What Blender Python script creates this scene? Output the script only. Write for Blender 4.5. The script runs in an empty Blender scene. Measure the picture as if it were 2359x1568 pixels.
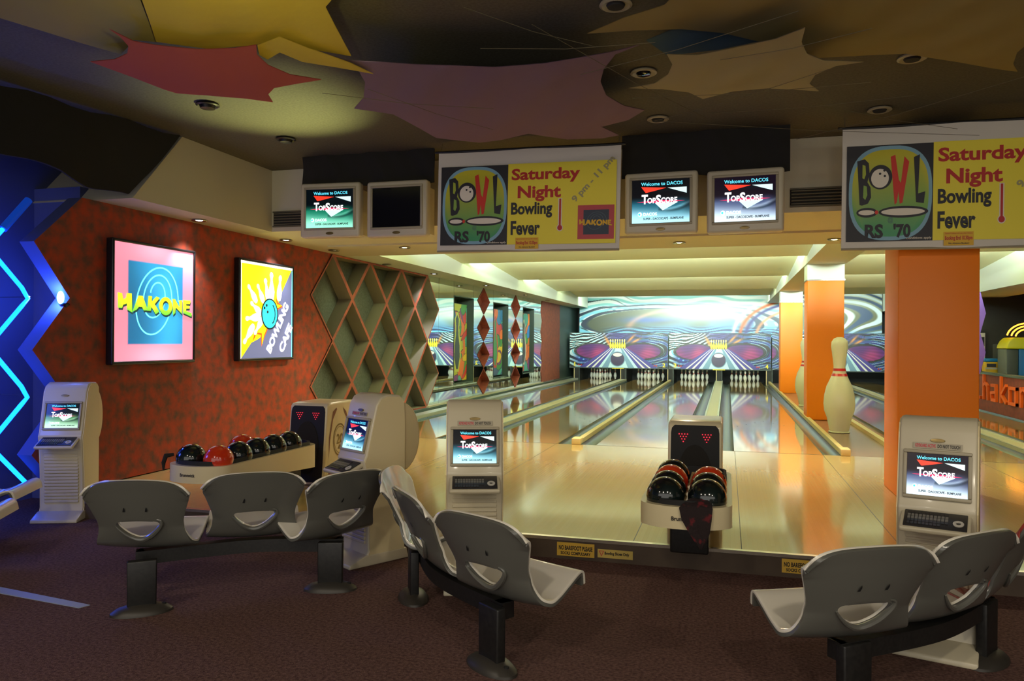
import bpy, bmesh, math, random
import numpy as np
from mathutils import Vector, Matrix
from mathutils.geometry import delaunay_2d_cdt

C = bpy.context.scene.collection
SC = bpy.context.scene
PI = math.pi
R = math.radians
random.seed(7)

# ------------------------------------------------------------------ camera
F_PX, YAW, PITCH, ROLL = 1771.6, 0.2728, 0.001, -0.0061
cam_d = bpy.data.cameras.new('camera'); cam = bpy.data.objects.new('camera', cam_d); C.objects.link(cam)
cam_d.sensor_fit = 'HORIZONTAL'; cam_d.sensor_width = 36.0; cam_d.lens = F_PX / 2359 * 36.0
cam_d.clip_start = 0.05; cam_d.clip_end = 200
cam.matrix_world = (Matrix.Translation((0, 0, 1.55)) @ Matrix.Rotation(YAW, 4, 'Z') @ Matrix.Rotation(PI/2 + PITCH, 4, 'X') @ Matrix.Rotation(-ROLL, 4, 'Z'))
SC.camera = cam

# ------------------------------------------------------------------ world, exposure
w = bpy.data.worlds.new('World'); SC.world = w; w.use_nodes = True
bg = w.node_tree.nodes['Background']; bg.inputs[0].default_value = (1.0, 0.94, 0.85, 1); bg.inputs[1].default_value = 1.15
SC.view_settings.view_transform = 'Standard'; SC.view_settings.look = 'None'
SC.view_settings.exposure = 0.28; SC.view_settings.gamma = 1.0; SC.view_settings.use_curve_mapping = False
SC.cycles.max_bounces = 7; SC.cycles.diffuse_bounces = 4; SC.cycles.glossy_bounces = 4
SC.cycles.sample_clamp_indirect = 4.0; SC.cycles.caustics_reflective = False; SC.cycles.caustics_refractive = False
SC.cycles.use_denoising = True

def area(name, loc, size, power, color, rot=(0, 0, 0), spread=PI):
    d = bpy.data.lights.new(name, 'AREA'); d.shape = 'RECTANGLE'; d.size, d.size_y = size
    d.energy = power; d.color = color; d.spread = spread
    o = bpy.data.objects.new(name, d); C.objects.link(o); o.location = loc; o.rotation_euler = rot
    return o
def spot(name, loc, target, power, color, angle=70, blend=0.6, radius=0.04):
    d = bpy.data.lights.new(name, 'SPOT'); d.energy = power; d.color = color
    d.spot_size = R(angle); d.spot_blend = blend; d.shadow_soft_size = radius
    o = bpy.data.objects.new(name, d); C.objects.link(o); o.location = loc
    o.rotation_euler = (Vector(target) - Vector(loc)).to_track_quat('-Z', 'Y').to_euler()
    return o
# fluorescent strips hidden behind each step of the lane ceiling (they shine on to the next bay)
GREEN = (0.84, 1.0, 0.90)
BAYS = [10.9, 14.8, 19.2, 23.9, 27.3]
for i, y in enumerate(BAYS):
    z = 3.26 if i else 3.3
    last = (i == 4)
    area('bay_lamp', (0.0, y + 0.14, z), (10.2, 0.16), 140 if last else (620 if i == 3 else 950), GREEN, (R(76 if last else (138 if i == 3 else 122)), 0, 0), PI if last else R(92 if i == 3 else 108))
# unseen warm fill lamps added behind the viewpoint, then downlights over the approach
for hx, hy in ((-3.6, 0.2), (-1.2, -0.4), (1.2, 0.2), (3.4, -0.4)):
    spot('fill_lamp', (hx, hy, 3.5), (hx*0.9, hy + 2.6, 0.0), 95, (1.0, 0.88, 0.70), 130, 0.9, 0.1)
DOWN = [(-4.36, 9.97, 'warm'), (-0.61, 10.0, 'warm'), (1.29, 10.1, 'warm'), (-2.5, 10.0, 'warm'), (3.4, 10.0, 'warm'),
        (-5.55, 7.19, 'cool'), (-5.56, 8.88, 'cool'), (-5.50, 14.0, 'cool'), (-5.5, 20.6, 'cool'), (-5.5, 23.2, 'cool')]
for x, y, k in DOWN:
    if k == 'warm':
        spot('downlight_lamp', (x, y, 2.80), (x, y - 0.8, 0.15), 190, (1.0, 0.82, 0.56), 115, 0.8)
    else:
        spot('downlight_lamp', (x, y, 2.80), (x - 0.12, y, 1.3), 85, (0.95, 0.9, 1.0), 92, 0.9)
# accent spot thrown up on to the ceiling, blue lamp on the recessed wall
spot('accent_lamp', (-3.9, 7.0, 1.95), (-3.93, 6.05, 3.6), 240, (0.95, 1.0, 0.35), 62, 1.0, 0.03)
spot('accent_lamp', (-1.6, 2.2, 2.6), (-2.7, 3.75, 3.4), 60, (1.0, 0.9, 0.3), 64, 1.0, 0.05)

# ------------------------------------------------------------------ helpers
def lin(c):
    return tuple(((v/255)/12.92 if v/255 <= 0.04045 else ((v/255+0.055)/1.055)**2.4) for v in c)
MATS = {}
def mat(name, rgb, rough=0.5, metal=0.0, emit=0.0, spec=0.5, coat=0.0, noise=None, bump=None, alpha=1.0):
    """rgb in sRGB 0-255; noise=(scale, rgb2, lo, hi) mixes a second colour; bump=(scale, strength)."""
    m = bpy.data.materials.new(name); m.use_nodes = True; nt = m.node_tree; b = nt.nodes['Principled BSDF']
    col = (*lin(rgb), 1)
    b.inputs['Base Color'].default_value = col; b.inputs['Roughness'].default_value = rough
    b.inputs['Metallic'].default_value = metal; b.inputs['Specular IOR Level'].default_value = spec
    b.inputs['Coat Weight'].default_value = coat; b.inputs['Coat Roughness'].default_value = 0.08
    if emit:
        b.inputs['Emission Color'].default_value = col; b.inputs['Emission Strength'].default_value = emit
    tc = None
    if noise or bump:
        tc = nt.nodes.new('ShaderNodeTexCoord')
    if noise:
        n = nt.nodes.new('ShaderNodeTexNoise'); n.inputs['Scale'].default_value = noise[0]; n.inputs['Detail'].default_value = 5
        nt.links.new(tc.outputs['Object'], n.inputs['Vector'])
        r = nt.nodes.new('ShaderNodeValToRGB'); e = r.color_ramp.elements
        e[0].position = noise[2]; e[0].color = col; e[1].position = noise[3]; e[1].color = (*lin(noise[1]), 1)
        nt.links.new(n.outputs['Fac'], r.inputs['Fac']); nt.links.new(r.outputs['Color'], b.inputs['Base Color'])
    if bump:
        n = nt.nodes.new('ShaderNodeTexNoise'); n.inputs['Scale'].default_value = bump[0]; n.inputs['Detail'].default_value = 3
        nt.links.new(tc.outputs['Object'], n.inputs['Vector'])
        u = nt.nodes.new('ShaderNodeBump'); u.inputs['Strength'].default_value = bump[1]; u.inputs['Distance'].default_value = 0.02
        nt.links.new(n.outputs['Fac'], u.inputs['Height']); nt.links.new(u.outputs['Normal'], b.inputs['Normal'])
    MATS[name] = m
    return m
def vmat(name, rough=0.5, emit=0.0, spec=0.4):
    """a material printed from the mesh's own artwork colours"""
    m = bpy.data.materials.new(name); m.use_nodes = True; nt = m.node_tree; b = nt.nodes['Principled BSDF']
    a = nt.nodes.new('ShaderNodeVertexColor'); a.layer_name = 'art'
    nt.links.new(a.outputs['Color'], b.inputs['Base Color']); b.inputs['Roughness'].default_value = rough
    b.inputs['Specular IOR Level'].default_value = spec
    if emit:
        nt.links.new(a.outputs['Color'], b.inputs['Emission Color']); b.inputs['Emission Strength'].default_value = emit
    MATS[name] = m
    return m
def plank(name, c1, c2, rough, pw, pl, coat=0.0):
    """narrow boards running along Y"""
    m = bpy.data.materials.new(name); m.use_nodes = True; nt = m.node_tree; b = nt.nodes['Principled BSDF']
    tc = nt.nodes.new('ShaderNodeTexCoord'); mp = nt.nodes.new('ShaderNodeMapping'); mp.inputs['Rotation'].default_value = (0, 0, PI/2)
    br = nt.nodes.new('ShaderNodeTexBrick'); br.inputs['Scale'].default_value = 1.0
    br.inputs['Brick Width'].default_value = pl; br.inputs['Row Height'].default_value = pw; br.inputs['Mortar Size'].default_value = 0.0006
    br.inputs['Color1'].default_value = (*lin(c1), 1); br.inputs['Color2'].default_value = (*lin(c2), 1)
    br.inputs['Mortar'].default_value = (*[v*0.9 for v in lin(c2)], 1); br.inputs['Bias'].default_value = 0.0
    nt.links.new(tc.outputs['Object'], mp.inputs['Vector']); nt.links.new(mp.outputs['Vector'], br.inputs['Vector'])
    n = nt.nodes.new('ShaderNodeTexNoise'); n.inputs['Scale'].default_value = 1.15; n.inputs['Detail'].default_value = 4
    nt.links.new(tc.outputs['Object'], n.inputs['Vector'])
    mx = nt.nodes.new('ShaderNodeMix'); mx.data_type = 'RGBA'; mx.blend_type = 'MULTIPLY'; mx.inputs['Factor'].default_value = 0.22
    nt.links.new(br.outputs['Color'], mx.inputs['A']); nt.links.new(n.outputs['Color'], mx.inputs['B'])
    nt.links.new(mx.outputs['Result'], b.inputs['Base Color']); b.inputs['Roughness'].default_value = rough
    b.inputs['Coat Weight'].default_value = coat; b.inputs['Coat Roughness'].default_value = 0.06
    MATS[name] = m
    return m

class MB:
    """collects faces (with a material slot each) and links them as one mesh object"""
    def __init__(s): s.v = []; s.f = []; s.m = []; s.mats = []; s.col = {}
    def slot(s, m):
        m = MATS[m] if isinstance(m, str) else m
        if m not in s.mats: s.mats.append(m)
        return s.mats.index(m)
    def add(s, verts, faces, m):
        k = len(s.v); i = s.slot(m); s.v += [tuple(p) for p in verts]
        s.f += [tuple(k + j for j in f) for f in faces]; s.m += [i]*len(faces)
        return k
    def box(s, a, b, m, M=None):
        (x0, y0, z0), (x1, y1, z1) = a, b
        vs = [Vector(p) for p in ((x0,y0,z0),(x1,y0,z0),(x1,y1,z0),(x0,y1,z0),(x0,y0,z1),(x1,y0,z1),(x1,y1,z1),(x0,y1,z1))]
        if M is not None: vs = [M @ p for p in vs]
        s.add(vs, [(3,2,1,0),(4,5,6,7),(0,1,5,4),(1,2,6,5),(2,3,7,6),(3,0,4,7)], m); return s
    def rbox(s, a, b, r, m, seg=3, M=None):
        bm = bmesh.new(); bmesh.ops.create_cube(bm, size=1)
        for v in bm.verts: v.co = Vector([a[i] + (v.co[i]+0.5)*(b[i]-a[i]) for i in range(3)])
        bmesh.ops.bevel(bm, geom=bm.edges[:], offset=r, segments=seg, affect='EDGES', profile=0.5)
        s.bm(bm, m, M); return s
    def bm(s, bm, m, M=None):
        bm.verts.index_update()
        s.add([(M @ v.co if M is not None else v.co.copy()) for v in bm.verts], [[v.index for v in f.verts] for f in bm.faces], m); bm.free()
    def prism(s, pts, h0, h1, m, axis='Z', bevel=0.0, mside=None):
        """polygon extruded along an axis; pts are the two other coordinates in order"""
        def P(a, b, h): return {'Z': (a, b, h), 'X': (h, a, b), 'Y': (a, h, b)}[axis]
        n = len(pts)
        if bevel:
            bm = bmesh.new(); f = bm.faces.new([bm.verts.new(P(a, b, h0)) for a, b in pts])
            e = bmesh.ops.extrude_face_region(bm, geom=[f])
            d = Vector(P(0, 0, h1)) - Vector(P(0, 0, h0))
            for v in e['geom']:
                if isinstance(v, bmesh.types.BMVert): v.co += d
            bmesh.ops.recalc_face_normals(bm, faces=bm.faces[:])
            big = [x for x in bm.edges if len(x.link_faces) == 2 and x.calc_face_angle(0) > 0.6]
            bmesh.ops.bevel(bm, geom=big, offset=bevel, segments=3, affect='EDGES', profile=0.5)
            s.bm(bm, m); return s
        vs = [P(a, b, h0) for a, b in pts] + [P(a, b, h1) for a, b in pts]
        s.add(vs, [tuple(range(n))[::-1], tuple(range(n, 2*n))], m)
        s.add(vs, [(i, (i+1) % n, n+(i+1) % n, n+i) for i in range(n)], mside or m); return s
    def tube(s, path, r, m, n=8, closed=False, cap=True):
        path = [Vector(p) for p in path]; N = len(path); rs = r if isinstance(r, (list, tuple)) else [r]*N
        vs = []; up = None
        for i, p in enumerate(path):
            t = (path[(i+1) % N] - path[i-1]) if closed else (path[min(i+1, N-1)] - path[max(i-1, 0)])
            t.normalize()
            if up is None:
                up = t.orthogonal().normalized()
            up = (up - t*up.dot(t)).normalized(); q = t.cross(up)
            vs += [p + (up*math.cos(2*PI*k/n) + q*math.sin(2*PI*k/n))*rs[i] for k in range(n)]
        fs = []
        for i in range(N if closed else N-1):
            j = (i+1) % N
            fs += [(i*n+k, i*n+(k+1) % n, j*n+(k+1) % n, j*n+k) for k in range(n)]
        if cap and not closed: fs += [tuple(range(n))[::-1], tuple((N-1)*n+k for k in range(n))]
        s.add(vs, fs, m); return s
    def lathe(s, prof, m, n=24, c=(0, 0, 0), M=None, mats=None):
        vs = []
        for r_, z in prof: vs += [Vector((c[0]+r_*math.cos(2*PI*k/n), c[1]+r_*math.sin(2*PI*k/n), c[2]+z)) for k in range(n)]
        if M is not None: vs = [M @ p for p in vs]
        base = len(s.v); s.v += [tuple(p) for p in vs]
        for i in range(len(prof)-1):
            sl = s.slot(mats[i] if mats else m)
            for k in range(n):
                s.f.append((base+i*n+k, base+i*n+(k+1) % n, base+(i+1)*n+(k+1) % n, base+(i+1)*n+k)); s.m.append(sl)
        for i, o in ((0, True), (len(prof)-1, False)):
            if prof[i][0] > 1e-4:
                t = tuple(base+i*n+k for k in range(n)); s.f.append(t[::-1] if o else t); s.m.append(s.slot(mats[min(i, len(prof)-2)] if mats else m))
        return s
    def ball(s, c, rad, m, nu=20, nv=12, M=None):
        rx, ry, rz = rad if isinstance(rad, tuple) else (rad,)*3
        bm = bmesh.new(); bmesh.ops.create_uvsphere(bm, u_segments=nu, v_segments=nv, radius=1)
        for v in bm.verts: v.co = Vector((c[0]+v.co.x*rx, c[1]+v.co.y*ry, c[2]+v.co.z*rz))
        s.bm(bm, m, M); return s
    def mesh(s, name, sharp=35, art=None):
        me = bpy.data.meshes.new(name); me.from_pydata([tuple(p) for p in s.v], [], s.f)
        for m in s.mats: me.materials.append(m)
        me.polygons.foreach_set('material_index', s.m)
        me.validate(); me.update()
        if sharp is not None:
            me.polygons.foreach_set('use_smooth', [True]*len(me.polygons)); me.set_sharp_from_angle(angle=R(sharp))
        if art is not None:
            a = me.color_attributes.new('art', 'FLOAT_COLOR', 'POINT'); a.data.foreach_set('color', np.asarray(art, np.float32).ravel())
        return me
    def build(s, name, parent=None, loc=(0, 0, 0), rot=(0, 0, 0), sharp=35, art=None):
        return put(name, s.mesh(name, sharp, art), parent, loc, rot)
def put(name, me, parent=None, loc=(0, 0, 0), rot=(0, 0, 0)):
    o = bpy.data.objects.new(name, me); C.objects.link(o); o.parent = parent; o.location = loc; o.rotation_euler = rot
    return o
def tag(o, label, cat, group=None):
    o['label'] = label; o['category'] = cat
    if group: o['group'] = group
    return o
def struct(o): o['kind'] = 'structure'; return o
def thing(name, label, cat, loc=(0, 0, 0), rz=0.0, group=None):
    o = bpy.data.objects.new(name, None); C.objects.link(o); o.location = loc; o.rotation_euler = (0, 0, rz)
    o.empty_display_size = 0.2
    return tag(o, label, cat, group)
def copy_tree(o, parent=None):
    c = o.copy(); C.objects.link(c); c.parent = parent
    for ch in list(o.children): copy_tree(ch, c)
    return c

# flat artwork: polygons, rings and lettering laid in thin layers on a sign's face
_txt = {}
def text_mesh(s, bold=0.0, shear=0.0, gap=1.0):
    key = (s, bold, shear, gap)
    if key in _txt: return _txt[key]
    cu = bpy.data.curves.new('t', 'FONT'); cu.body = s; cu.dimensions = '2D'; cu.fill_mode = 'FRONT'
    cu.resolution_u = 3; cu.offset = bold; cu.shear = shear; cu.space_character = gap; cu.size = 1
    o = bpy.data.objects.new('t', cu); C.objects.link(o)
    bpy.context.view_layer.update()
    me = bpy.data.meshes.new_from_object(o.evaluated_get(bpy.context.evaluated_depsgraph_get()))
    vs = [(v.co.x, v.co.y) for v in me.vertices]; fs = [tuple(p.vertices) for p in me.polygons]
    bpy.data.objects.remove(o); bpy.data.curves.remove(cu); bpy.data.meshes.remove(me)
    _txt[key] = (vs, fs); return vs, fs
class Art:
    def __init__(s, origin, U, V, step=0.0012):
        s.o = Vector(origin); s.U = Vector(U).normalized(); s.V = Vector(V).normalized(); s.N = s.U.cross(s.V).normalized(); s.step = step; s.mb = MB()
    def P(s, x, y, k): return s.o + s.U*x + s.V*y + s.N*(s.step*k)
    def poly(s, pts, m, k=1): s.mb.add([s.P(x, y, k) for x, y in pts], [tuple(range(len(pts)))], m); return s
    def rect(s, x0, y0, x1, y1, m, k=1): return s.poly([(x0, y0), (x1, y0), (x1, y1), (x0, y1)], m, k)
    def ell(s, cx, cy, rx, ry, m, k=1, n=32, rot=0.0, p=2.0):
        def q(t):
            c, d = math.cos(t), math.sin(t); a = rx*math.copysign(abs(c)**(2/p), c); b = ry*math.copysign(abs(d)**(2/p), d)
            return cx + a*math.cos(rot) - b*math.sin(rot), cy + a*math.sin(rot) + b*math.cos(rot)
        return s.poly([q(2*PI*i/n) for i in range(n)], m, k)
    def line(s, pts, w, m, k=1, closed=False):
        N = len(pts); L = []; Rr = []
        for i, (x, y) in enumerate(pts):
            a = pts[(i-1) % N] if closed or i else pts[0]; b = pts[(i+1) % N] if closed or i < N-1 else pts[-1]
            dx, dy = b[0]-a[0], b[1]-a[1]; l = math.hypot(dx, dy) or 1; ww = (w[i] if isinstance(w, list) else w)/2
            L.append((x - dy/l*ww, y + dx/l*ww)); Rr.append((x + dy/l*ww, y - dx/l*ww))
        vs = [s.P(x, y, k) for x, y in L] + [s.P(x, y, k) for x, y in Rr]
        s.mb.add(vs, [(N+i, N+(i+1) % N, (i+1) % N, i) for i in range(N if closed else N-1)], m); return s
    def text(s, t, x0, y0, x1, y1, m, k=2, bold=0.0, shear=0.0, rot=0.0, gap=1.0):
        vs, fs = text_mesh(t, bold, shear, gap); xs = [v[0] for v in vs]; ys = [v[1] for v in vs]
        ax, bx, ay, by = min(xs), max(xs), min(ys), max(ys); c, d = math.cos(rot), math.sin(rot)
        out = []
        for x, y in vs:
            X = (x-ax)/(bx-ax)*(x1-x0); Y = (y-ay)/(by-ay)*(y1-y0)
            out.append(s.P(x0 + X*c - Y*d, y0 + X*d + Y*c, k))
        s.mb.add(out, fs, m); return s
    def build(s, name, parent=None, **kw): return s.mb.build(name, parent, sharp=None, **kw)
def art_panel(name, art, W, H, fn, m, nx, ny, parent=None, k=0):
    """a printed panel: fn(x, y) in 0..1 gives its sRGB artwork colour"""
    gx, gy = np.meshgrid(np.linspace(0, 1, nx+1), np.linspace(0, 1, ny+1))
    col = np.clip(fn(gx, gy), 0, 1); col = np.where(col <= 0.04045, col/12.92, ((col+0.055)/1.055)**2.4)
    mb = MB(); o = art.o + art.N*art.step*k
    vs = [tuple(o + art.U*float(a)*W + art.V*float(b)*H) for a, b in zip(gx.ravel(), gy.ravel())]
    fs = [(j*(nx+1)+i, j*(nx+1)+i+1, (j+1)*(nx+1)+i+1, (j+1)*(nx+1)+i) for j in range(ny) for i in range(nx)]
    mb.add(vs, fs, m)
    rgba = np.concatenate([col.reshape(-1, 3), np.ones((col.shape[0]*col.shape[1], 1))], 1)
    return mb.build(name, parent, sharp=None, art=rgba)
def mixc(a, b, t): t = np.clip(t, 0, 1)[..., None]; return np.array(a)/255*(1-t) + np.array(b)/255*t
def over(base, c, t): t = np.clip(t, 0, 1)[..., None]; return base*(1-t) + np.array(c)/255*t
def sm(a, b, x): t = np.clip((x-a)/(b-a), 0, 1); return t*t*(3-2*t)

# ------------------------------------------------------------------ materials
mat('carpet', (116, 88, 80), 0.95, noise=(60, (80, 58, 54), 0.35, 0.65), bump=(140, 0.5), spec=0.1)
plank('approach_wood', (198, 172, 112), (194, 167, 106), 0.12, 0.03, 1.6, 0.3)
plank('lane_wood', (190, 158, 102), (182, 149, 94), 0.055, 0.027, 2.4, 0.25)
mat('walk_floor', (134, 104, 88), 0.25)
mat('riser', (98, 84, 70), 0.35, 0.3, noise=(3, (74, 62, 52), 0.3, 0.7))
mat('edge_metal', (205, 200, 185), 0.25, 0.9)
mat('gutter', (66, 78, 74), 0.25, 0.4, noise=(5, (86, 100, 94), 0.35, 0.7))
mat('cap_beige', (205, 198, 165), 0.35); mat('cap_pale', (208, 214, 200), 0.25, 0.1); mat('rail_wood', (222, 200, 142), 0.4)
mat('dark_floor', (30, 30, 30), 0.6); mat('pit_black', (10, 12, 12), 0.7)
mat('red_wall', (166, 62, 34), 0.6, noise=(9, (90, 66, 54), 0.36, 0.70), spec=0.25, bump=(30, 0.12))
mat('red_rib', (158, 72, 48), 0.55, noise=(8, (120, 60, 46), 0.4, 0.7)); mat('brick_red', (140, 68, 50), 0.6, noise=(10, (112, 56, 44), 0.35, 0.7))
mat('lattice_back', (80, 84, 78), 0.7, noise=(40, (62, 66, 56), 0.35, 0.65)); mat('lattice_side', (128, 122, 102), 0.6)
mat('mirror', (222, 236, 226), 0.015, 1.0); mat('dark_panel', (40, 56, 52), 0.45); mat('niche_dark', (46, 62, 56), 0.7)
mat('kerb', (70, 84, 80), 0.5)
mat('white_wall', (196, 190, 168), 0.6); mat('cream_wall', (186, 180, 158), 0.6); mat('ceiling_cream', (226, 224, 176), 0.75); mat('beam_white', (216, 224, 212), 0.55)
mat('ceiling_dark', (92, 88, 72), 0.8, noise=(50, (78, 74, 60), 0.35, 0.65)); mat('cloth_black', (46, 44, 41), 0.95, spec=0.1, bump=(7, 0.3))
mat('blue_wall', (70, 78, 120), 0.6, bump=(3, 0.1)); mat('vent', (92, 88, 72), 0.6); mat('vent_dark', (34, 32, 28), 0.8)
mat('orange', (250, 134, 14), 0.4, spec=0.3); mat('orange_light', (255, 150, 30), 0.4); mat('pillar_white', (226, 232, 220), 0.5)
mat('white_plastic', (222, 214, 192), 0.22, coat=0.3); mat('ivory', (222, 208, 166), 0.3, coat=0.2); mat('grey_plastic', (92, 92, 85), 0.28, coat=0.3)
mat('seat_white', (226, 220, 204), 0.2, coat=0.4); mat('black_metal', (30, 29, 27), 0.45, noise=(60, (20, 20, 19), 0.4, 0.6)); mat('dome', (58, 54, 48), 0.45, 0.2)
mat('black_plastic', (18, 18, 20), 0.3); mat('black_soft', (24, 24, 24), 0.75); mat('tv_plastic', (196, 186, 160), 0.35); mat('bezel', (160, 150, 124), 0.4)
mat('kiosk', (200, 190, 162), 0.32, coat=0.15); mat('kiosk_side', (220, 204, 158), 0.4); mat('badge', (120, 102, 60), 0.3, 0.6)
mat('glass_dark', (14, 14, 18), 0.06, spec=0.6); mat('keys', (46, 44, 44), 0.4); mat('key_grey', (112, 108, 98), 0.4)
mat('ball_black', (14, 17, 17), 0.12, coat=0.5, noise=(5, (26, 40, 38), 0.45, 0.75)); mat('ball_orange', (214, 62, 22), 0.15, coat=0.5, noise=(6, (190, 44, 16), 0.4, 0.7))
mat('hole', (6, 6, 6), 0.8)
mat('pin_white', (238, 238, 226), 0.2, coat=0.4); mat('pin_red', (176, 22, 26), 0.3)
mat('banner_white', (216, 208, 192), 0.45, bump=(4, 0.15)); mat('b_yellow', (246, 228, 56), 0.5); mat('b_black', (24, 22, 30), 0.5); mat('b_sky', (132, 178, 196), 0.5)
mat('b_red', (214, 44, 22), 0.5); mat('b_darkred', (190, 26, 22), 0.5); mat('b_white', (236, 226, 206), 0.5); mat('b_grey', (168, 158, 110), 0.5); mat('b_pink', (196, 70, 74), 0.5)
mat('b_navy', (44, 56, 74), 0.5); mat('b_lime', (168, 184, 52), 0.5); mat('b_gold', (228, 178, 24), 0.5); mat('b_teal', (78, 104, 112), 0.5); mat('b_midlime', (138, 176, 70), 0.5)
for n_, c_, e_ in (('e_white', (255, 255, 255), 1.0), ('e_red', (255, 52, 30), 1.0), ('e_black', (6, 8, 10), 0.6), ('e_cyan', (96, 224, 255), 1.0), ('e_pale', (206, 238, 240), 0.95), ('e_magenta', (232, 30, 90), 0.9),
                   ('e_yellow', (255, 244, 20), 1.15), ('e_teal', (50, 214, 232), 1.0), ('e_slate', (104, 112, 150), 0.8), ('e_orange', (255, 92, 20), 1.0), ('e_ink', (10, 26, 34), 0.4), ('e_pink', (250, 150, 176), 1.0),
                   ('e_led', (255, 40, 60), 2.2), ('e_line', (120, 255, 255), 1.1), ('e_shadow', (36, 70, 70), 0.6)):
    mat(n_, c_, 0.35, emit=e_)
mat('neon_blue', (6, 74, 255), 0.3, emit=11.0); mat('neon_dim', (20, 70, 190), 0.25, emit=0.35); mat('neon_orange', (255, 150, 40), 0.3, emit=5.0)
mat('lamp_warm', (255, 226, 150), 0.3, emit=22.0); mat('lamp_cool', (246, 244, 255), 0.3, emit=14.0); mat('lamp_blue', (60, 120, 255), 0.3, emit=30.0); mat('chrome', (190, 190, 186), 0.18, 1.0)
mat('sail_olive', (160, 148, 90), 0.85, spec=0.1, bump=(5, 0.3)); mat('sail_yellow', (204, 180, 70), 0.85, spec=0.1, bump=(5, 0.3)); mat('sail_red', (176, 88, 74), 0.85, spec=0.1, bump=(4, 0.2))
mat('sail_purple', (128, 106, 126), 0.85, spec=0.1, bump=(4, 0.3)); mat('sail_sand', (168, 160, 128), 0.85, spec=0.1, bump=(4, 0.25)); mat('sail_tan', (150, 136, 90), 0.85, spec=0.1, bump=(4, 0.3)); mat('sail_blue', (84, 108, 120), 0.85, spec=0.1)
mat('cord', (96, 88, 66), 0.9)
mat('purple', (118, 78, 170), 0.5); mat('letter_orange', (244, 110, 32), 0.45); mat('low_wall', (128, 58, 42), 0.55, noise=(10, (104, 48, 38), 0.35, 0.7))
mat('c_yellow', (240, 226, 20), 0.4); mat('c_blue', (10, 106, 170), 0.4); mat('c_grey', (78, 80, 70), 0.5); mat('paper', (196, 190, 176), 0.6); mat('arcade_dark', (26, 24, 22), 0.85)
mat('sticker', (214, 172, 60), 0.5); mat('sticker_pale', (196, 170, 84), 0.5); mat('ink', (28, 22, 18), 0.6); mat('ink_red', (196, 40, 60), 0.5); mat('tape', (150, 160, 172), 0.4); mat('leaf_brown', (122, 66, 46), 0.5); mat('towel', (46, 38, 38), 0.95, noise=(16, (104, 40, 44), 0.56, 0.66), spec=0.1, bump=(60, 0.4))
vmat('print_gloss', 0.35); vmat('print_backlit', 0.35, emit=0.95); vmat('screen_lit', 0.15, emit=1.0)

# ------------------------------------------------------------------ the setting
A = 0.15                       # the approach stands one step above the carpet
FOUL, DECK = 10.33, 29.9
XL = -5.78
struct(MB().box((-9, -3, -0.06), (8.5, 5.41, 0), 'carpet').build('floor')); struct(MB().box((-9, 5.41, -0.06), (XL-0.02, 9.0, 0), 'carpet').build('floor'))
ap = MB(); ap.box((XL-0.02, 5.41, -0.02), (5.5, FOUL, A), 'approach_wood')
for sx in (-5.11, -3.31, -2.25, -0.63, 0.10, 1.16, 2.9): ap.box((sx, 5.44, A), (sx+.005, FOUL, A+.0006), 'ink')
struct(ap.build('floor'))
rz = MB(); rz.box((XL, 5.395, 0.0), (5.5, 5.41, A-0.018), 'riser'); rz.box((XL, 5.388, A-0.018), (5.5, 5.43, A+0.004), 'edge_metal')
struct(rz.build('trim_1'))
struct(MB().box((XL, FOUL, -0.05), (8.5, 31, 0.05), 'dark_floor').build('floor'))
struct(MB().box((1.45, FOUL+0.002, 0.05), (2.08, 28.2, A-0.005), 'walk_floor').build('floor'))
struct(MB().box((5.5, 5.41, -0.02), (8.5, 31, 0.05), 'dark_floor').build('floor'))

# left wall: the red panel with its zigzag end, the recessed blue wall, the end panels
zz = [(5.8, 2.86), (5.29, 2.39), (5.67, 1.92), (5.28, 1.45), (5.67, 0.98), (5.28, 0.54), (5.62, 0.16)]
la = [(10.5, 0.16), (10.5, 0.22), (9.86, 0.88), (10.5, 1.54), (9.86, 2.2), (10.5, 2.86)]
struct(MB().prism(zz + la, XL-0.16, XL, 'red_wall', 'X', 0, 'blue_wall').build('wall_left', sharp=None))
struct(MB().box((-6.66, -3, 0), (-6.5, 9.0, 3.6), 'blue_wall').build('wall_left'))
struct(MB().box((-6.5, 5.95, 0), (-5.95, 6.05, 3.0), 'blue_wall').build('wall_left'))
struct(MB().box((-6.66, 9.0, 0), (-6.5, 31, 3.6), 'dark_panel').build('wall_left'))
wav = [(24.24, 0.24), (24.12, 0.55), (24.3, 0.88), (24.1, 1.2), (24.3, 1.54), (24.1, 1.87), (24.3, 2.2), (24.1, 2.53), (24.24, 2.86)]
struct(MB().prism(wav[::-1] + [(26.95, 0.24), (26.95, 2.86)], XL-0.12, XL+0.01, 'brick_red', 'X').build('wall_left', sharp=None))
struct(MB().box((XL-0.2, 26.95, 0.05), (XL, 30.6, 2.86), 'dark_panel').build('wall_left'))
struct(MB().box((XL-0.3, 26.95, 2.86), (XL+0.0, 30.6, 3.7), 'dark_panel').build('wall_left'))
struct(MB().box((-7, 30.5, 0), (8.5, 30.7, 3.7), 'pit_black').build('wall_back'))
struct(MB().box((8.4, -3, 0), (8.5, 30.6, 3.7), 'arcade_dark').build('wall_right'))
kb = MB(); kb.box((XL, 10.3, 0.05), (XL+0.10, 30.4, 0.22), 'kerb'); kb.box((XL, 14.3, 0.22), (XL+0.07, 24.2, 0.25), 'cap_beige')
struct(kb.build('baseboard_left'))
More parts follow.
